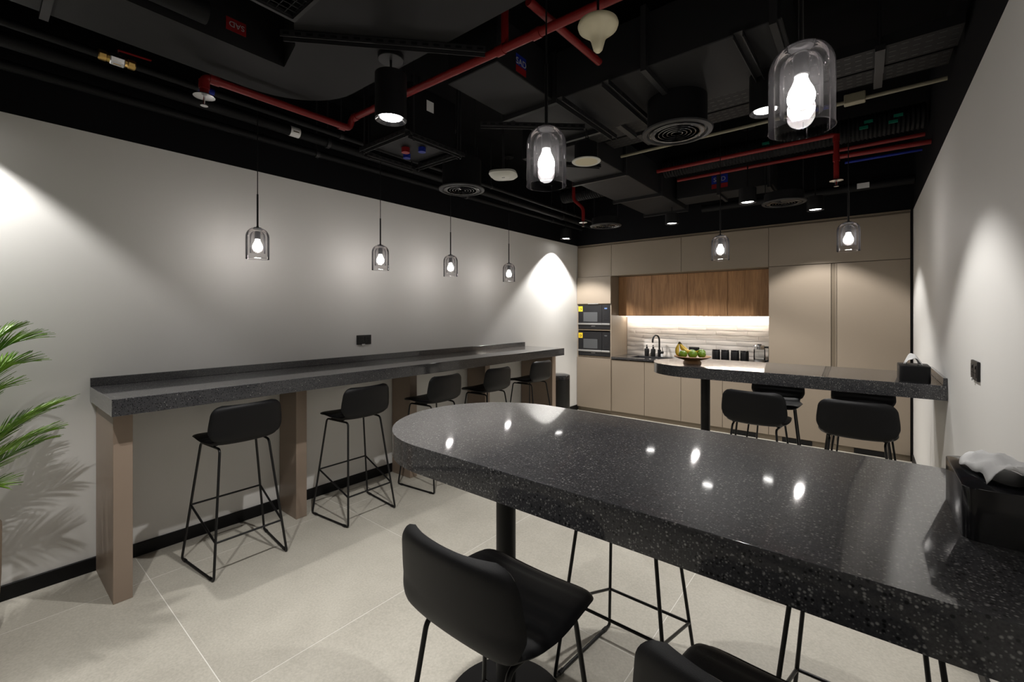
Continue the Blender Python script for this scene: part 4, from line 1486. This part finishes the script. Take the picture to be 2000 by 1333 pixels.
tray(2.90, 3.12, -1.66, 0.36, 2.88, 'perforated black cable tray behind the crossing duct')
tray(3.26, 3.44, -1.66, 0.36, 2.93, 'perforated black cable tray beside the pale conduit')
t = pipe('conduit', 'pale cream conduit crossing the ceiling behind the round grille', [(-1.66, 3.57, 2.90), (0.37, 3.57, 2.90)], 0.012, 'pale_conduit', group=None)
mk('label_band', tube(B(), [(1.35, 0, 0), (1.50, 0, 0)], 0.0135, 12, caps=False), 'blue_sticker', t, smooth=True)
mk('junction', boxb(1.55, 1.66, -0.03, 0.03, -0.02, 0.04, bev=0.004), 'pale_conduit', t)


def flex(label, pts, r):
    o = Vector(pts[0])
    t = thing('flexible_duct', label, 'air duct', tuple(o), 0, 'flexible ducts')
    path = fillet([Vector(p) - o for p in pts], 0.25, 8)
    # resample and corrugate
    d = [0.0]
    for a, b in zip(path[:-1], path[1:]):
        d.append(d[-1] + (b - a).length)
    n = int(d[-1] / 0.014)
    P2, R2 = [], []
    for k in range(n + 1):
        s = d[-1] * k / n
        i = 0
        while i < len(d) - 2 and d[i + 1] < s:
            i += 1
        u = (s - d[i]) / max(1e-6, d[i + 1] - d[i])
        P2.append(path[i].lerp(path[i + 1], u))
        R2.append(r * (1.0 + 0.045 * (1 if k % 2 else -1)))
    mk('hose', tube(B(), P2, R2, 18), 'pipe_black', t, smooth=True, angle=25)
    return t


flex('ribbed flexible duct by the stepped red pipe at the far left', [(-3.0, 4.76, 3.02), (-2.24, 4.76, 3.02)], 0.085)
tf = flex('ribbed flexible duct above the red pipe over the fruit bowl table', [(-1.66, 4.62, 3.06), (-0.40, 4.62, 3.06), (0.36, 4.62, 3.06)], 0.095)
for x in (0.90, 1.62, 1.80):
    for q, a in enumerate((-0.35, -0.75)):
        mk('green_label', bar(B(), (x + q * 0.03, 0.1005 * math.sin(a * 1.0 - 0.9), 0.1005 * -math.cos(a - 0.9)), (x + q * 0.03 + 0.055, 0.1005 * math.sin(a - 0.9), 0.1005 * -math.cos(a - 0.9)), 0.02, 0.02), 'green_sticker', tf)
flex('ribbed flexible duct along the crossing part of the wide duct, up near the slab', [(-0.34, 0.4, 3.20), (-0.34, 2.2, 3.20)], 0.10)
t = pipe('service_pipe', 'thick black pipe along the kitchen side below the band, with white sticker', [(-1.62, 5.86, 2.86), (0.375, 5.86, 2.86)], 0.045, 'pipe_black')
mk('white_sticker', boxb(1.55, 1.65, -0.0475, -0.044, -0.03, 0.025), 'white_sticker', t)
pipe('service_pipe', 'blue marked black pipe above the red drop by the right wall', [(-0.15, 5.10, 2.93), (0.375, 5.10, 2.93)], 0.012, 'blue_sticker')
pipe('service_pipe', 'round black pipe lying in the corner of the rounded duct', [(-2.265, -2.4, 2.86), (-2.265, 0.66, 2.86)], 0.05, 'pipe_black')
t = thing('return_grille', 'wire mesh return air grille in a metal frame beside the wide duct', 'air vent', (-1.69, 0.765, 2.78))
mk('frame', boxb(-0.20, 0.20, 0.09, 0.105, -0.012, 0.012), 'strut_black', t)
mk('frame', boxb(-0.20, 0.20, -0.30, -0.285, -0.012, 0.012), 'strut_black', t)
mk('frame', boxb(-0.20, -0.185, -0.285, 0.09, -0.012, 0.012), 'strut_black', t)
mk('frame', boxb(0.185, 0.20, -0.285, 0.09, -0.012, 0.012), 'strut_black', t)
for k in range(12):
    mk('mesh_wire', bar(B(), (-0.184 + k * 0.0335, -0.286, 0), (-0.184 + k * 0.0335, 0.091, 0), 0.003, 0.003), 'duct_black', t)
    mk('mesh_wire', bar(B(), (-0.186, -0.284 + k * 0.034, 0.002), (0.186, -0.284 + k * 0.034, 0.002), 0.003, 0.003), 'duct_black', t)
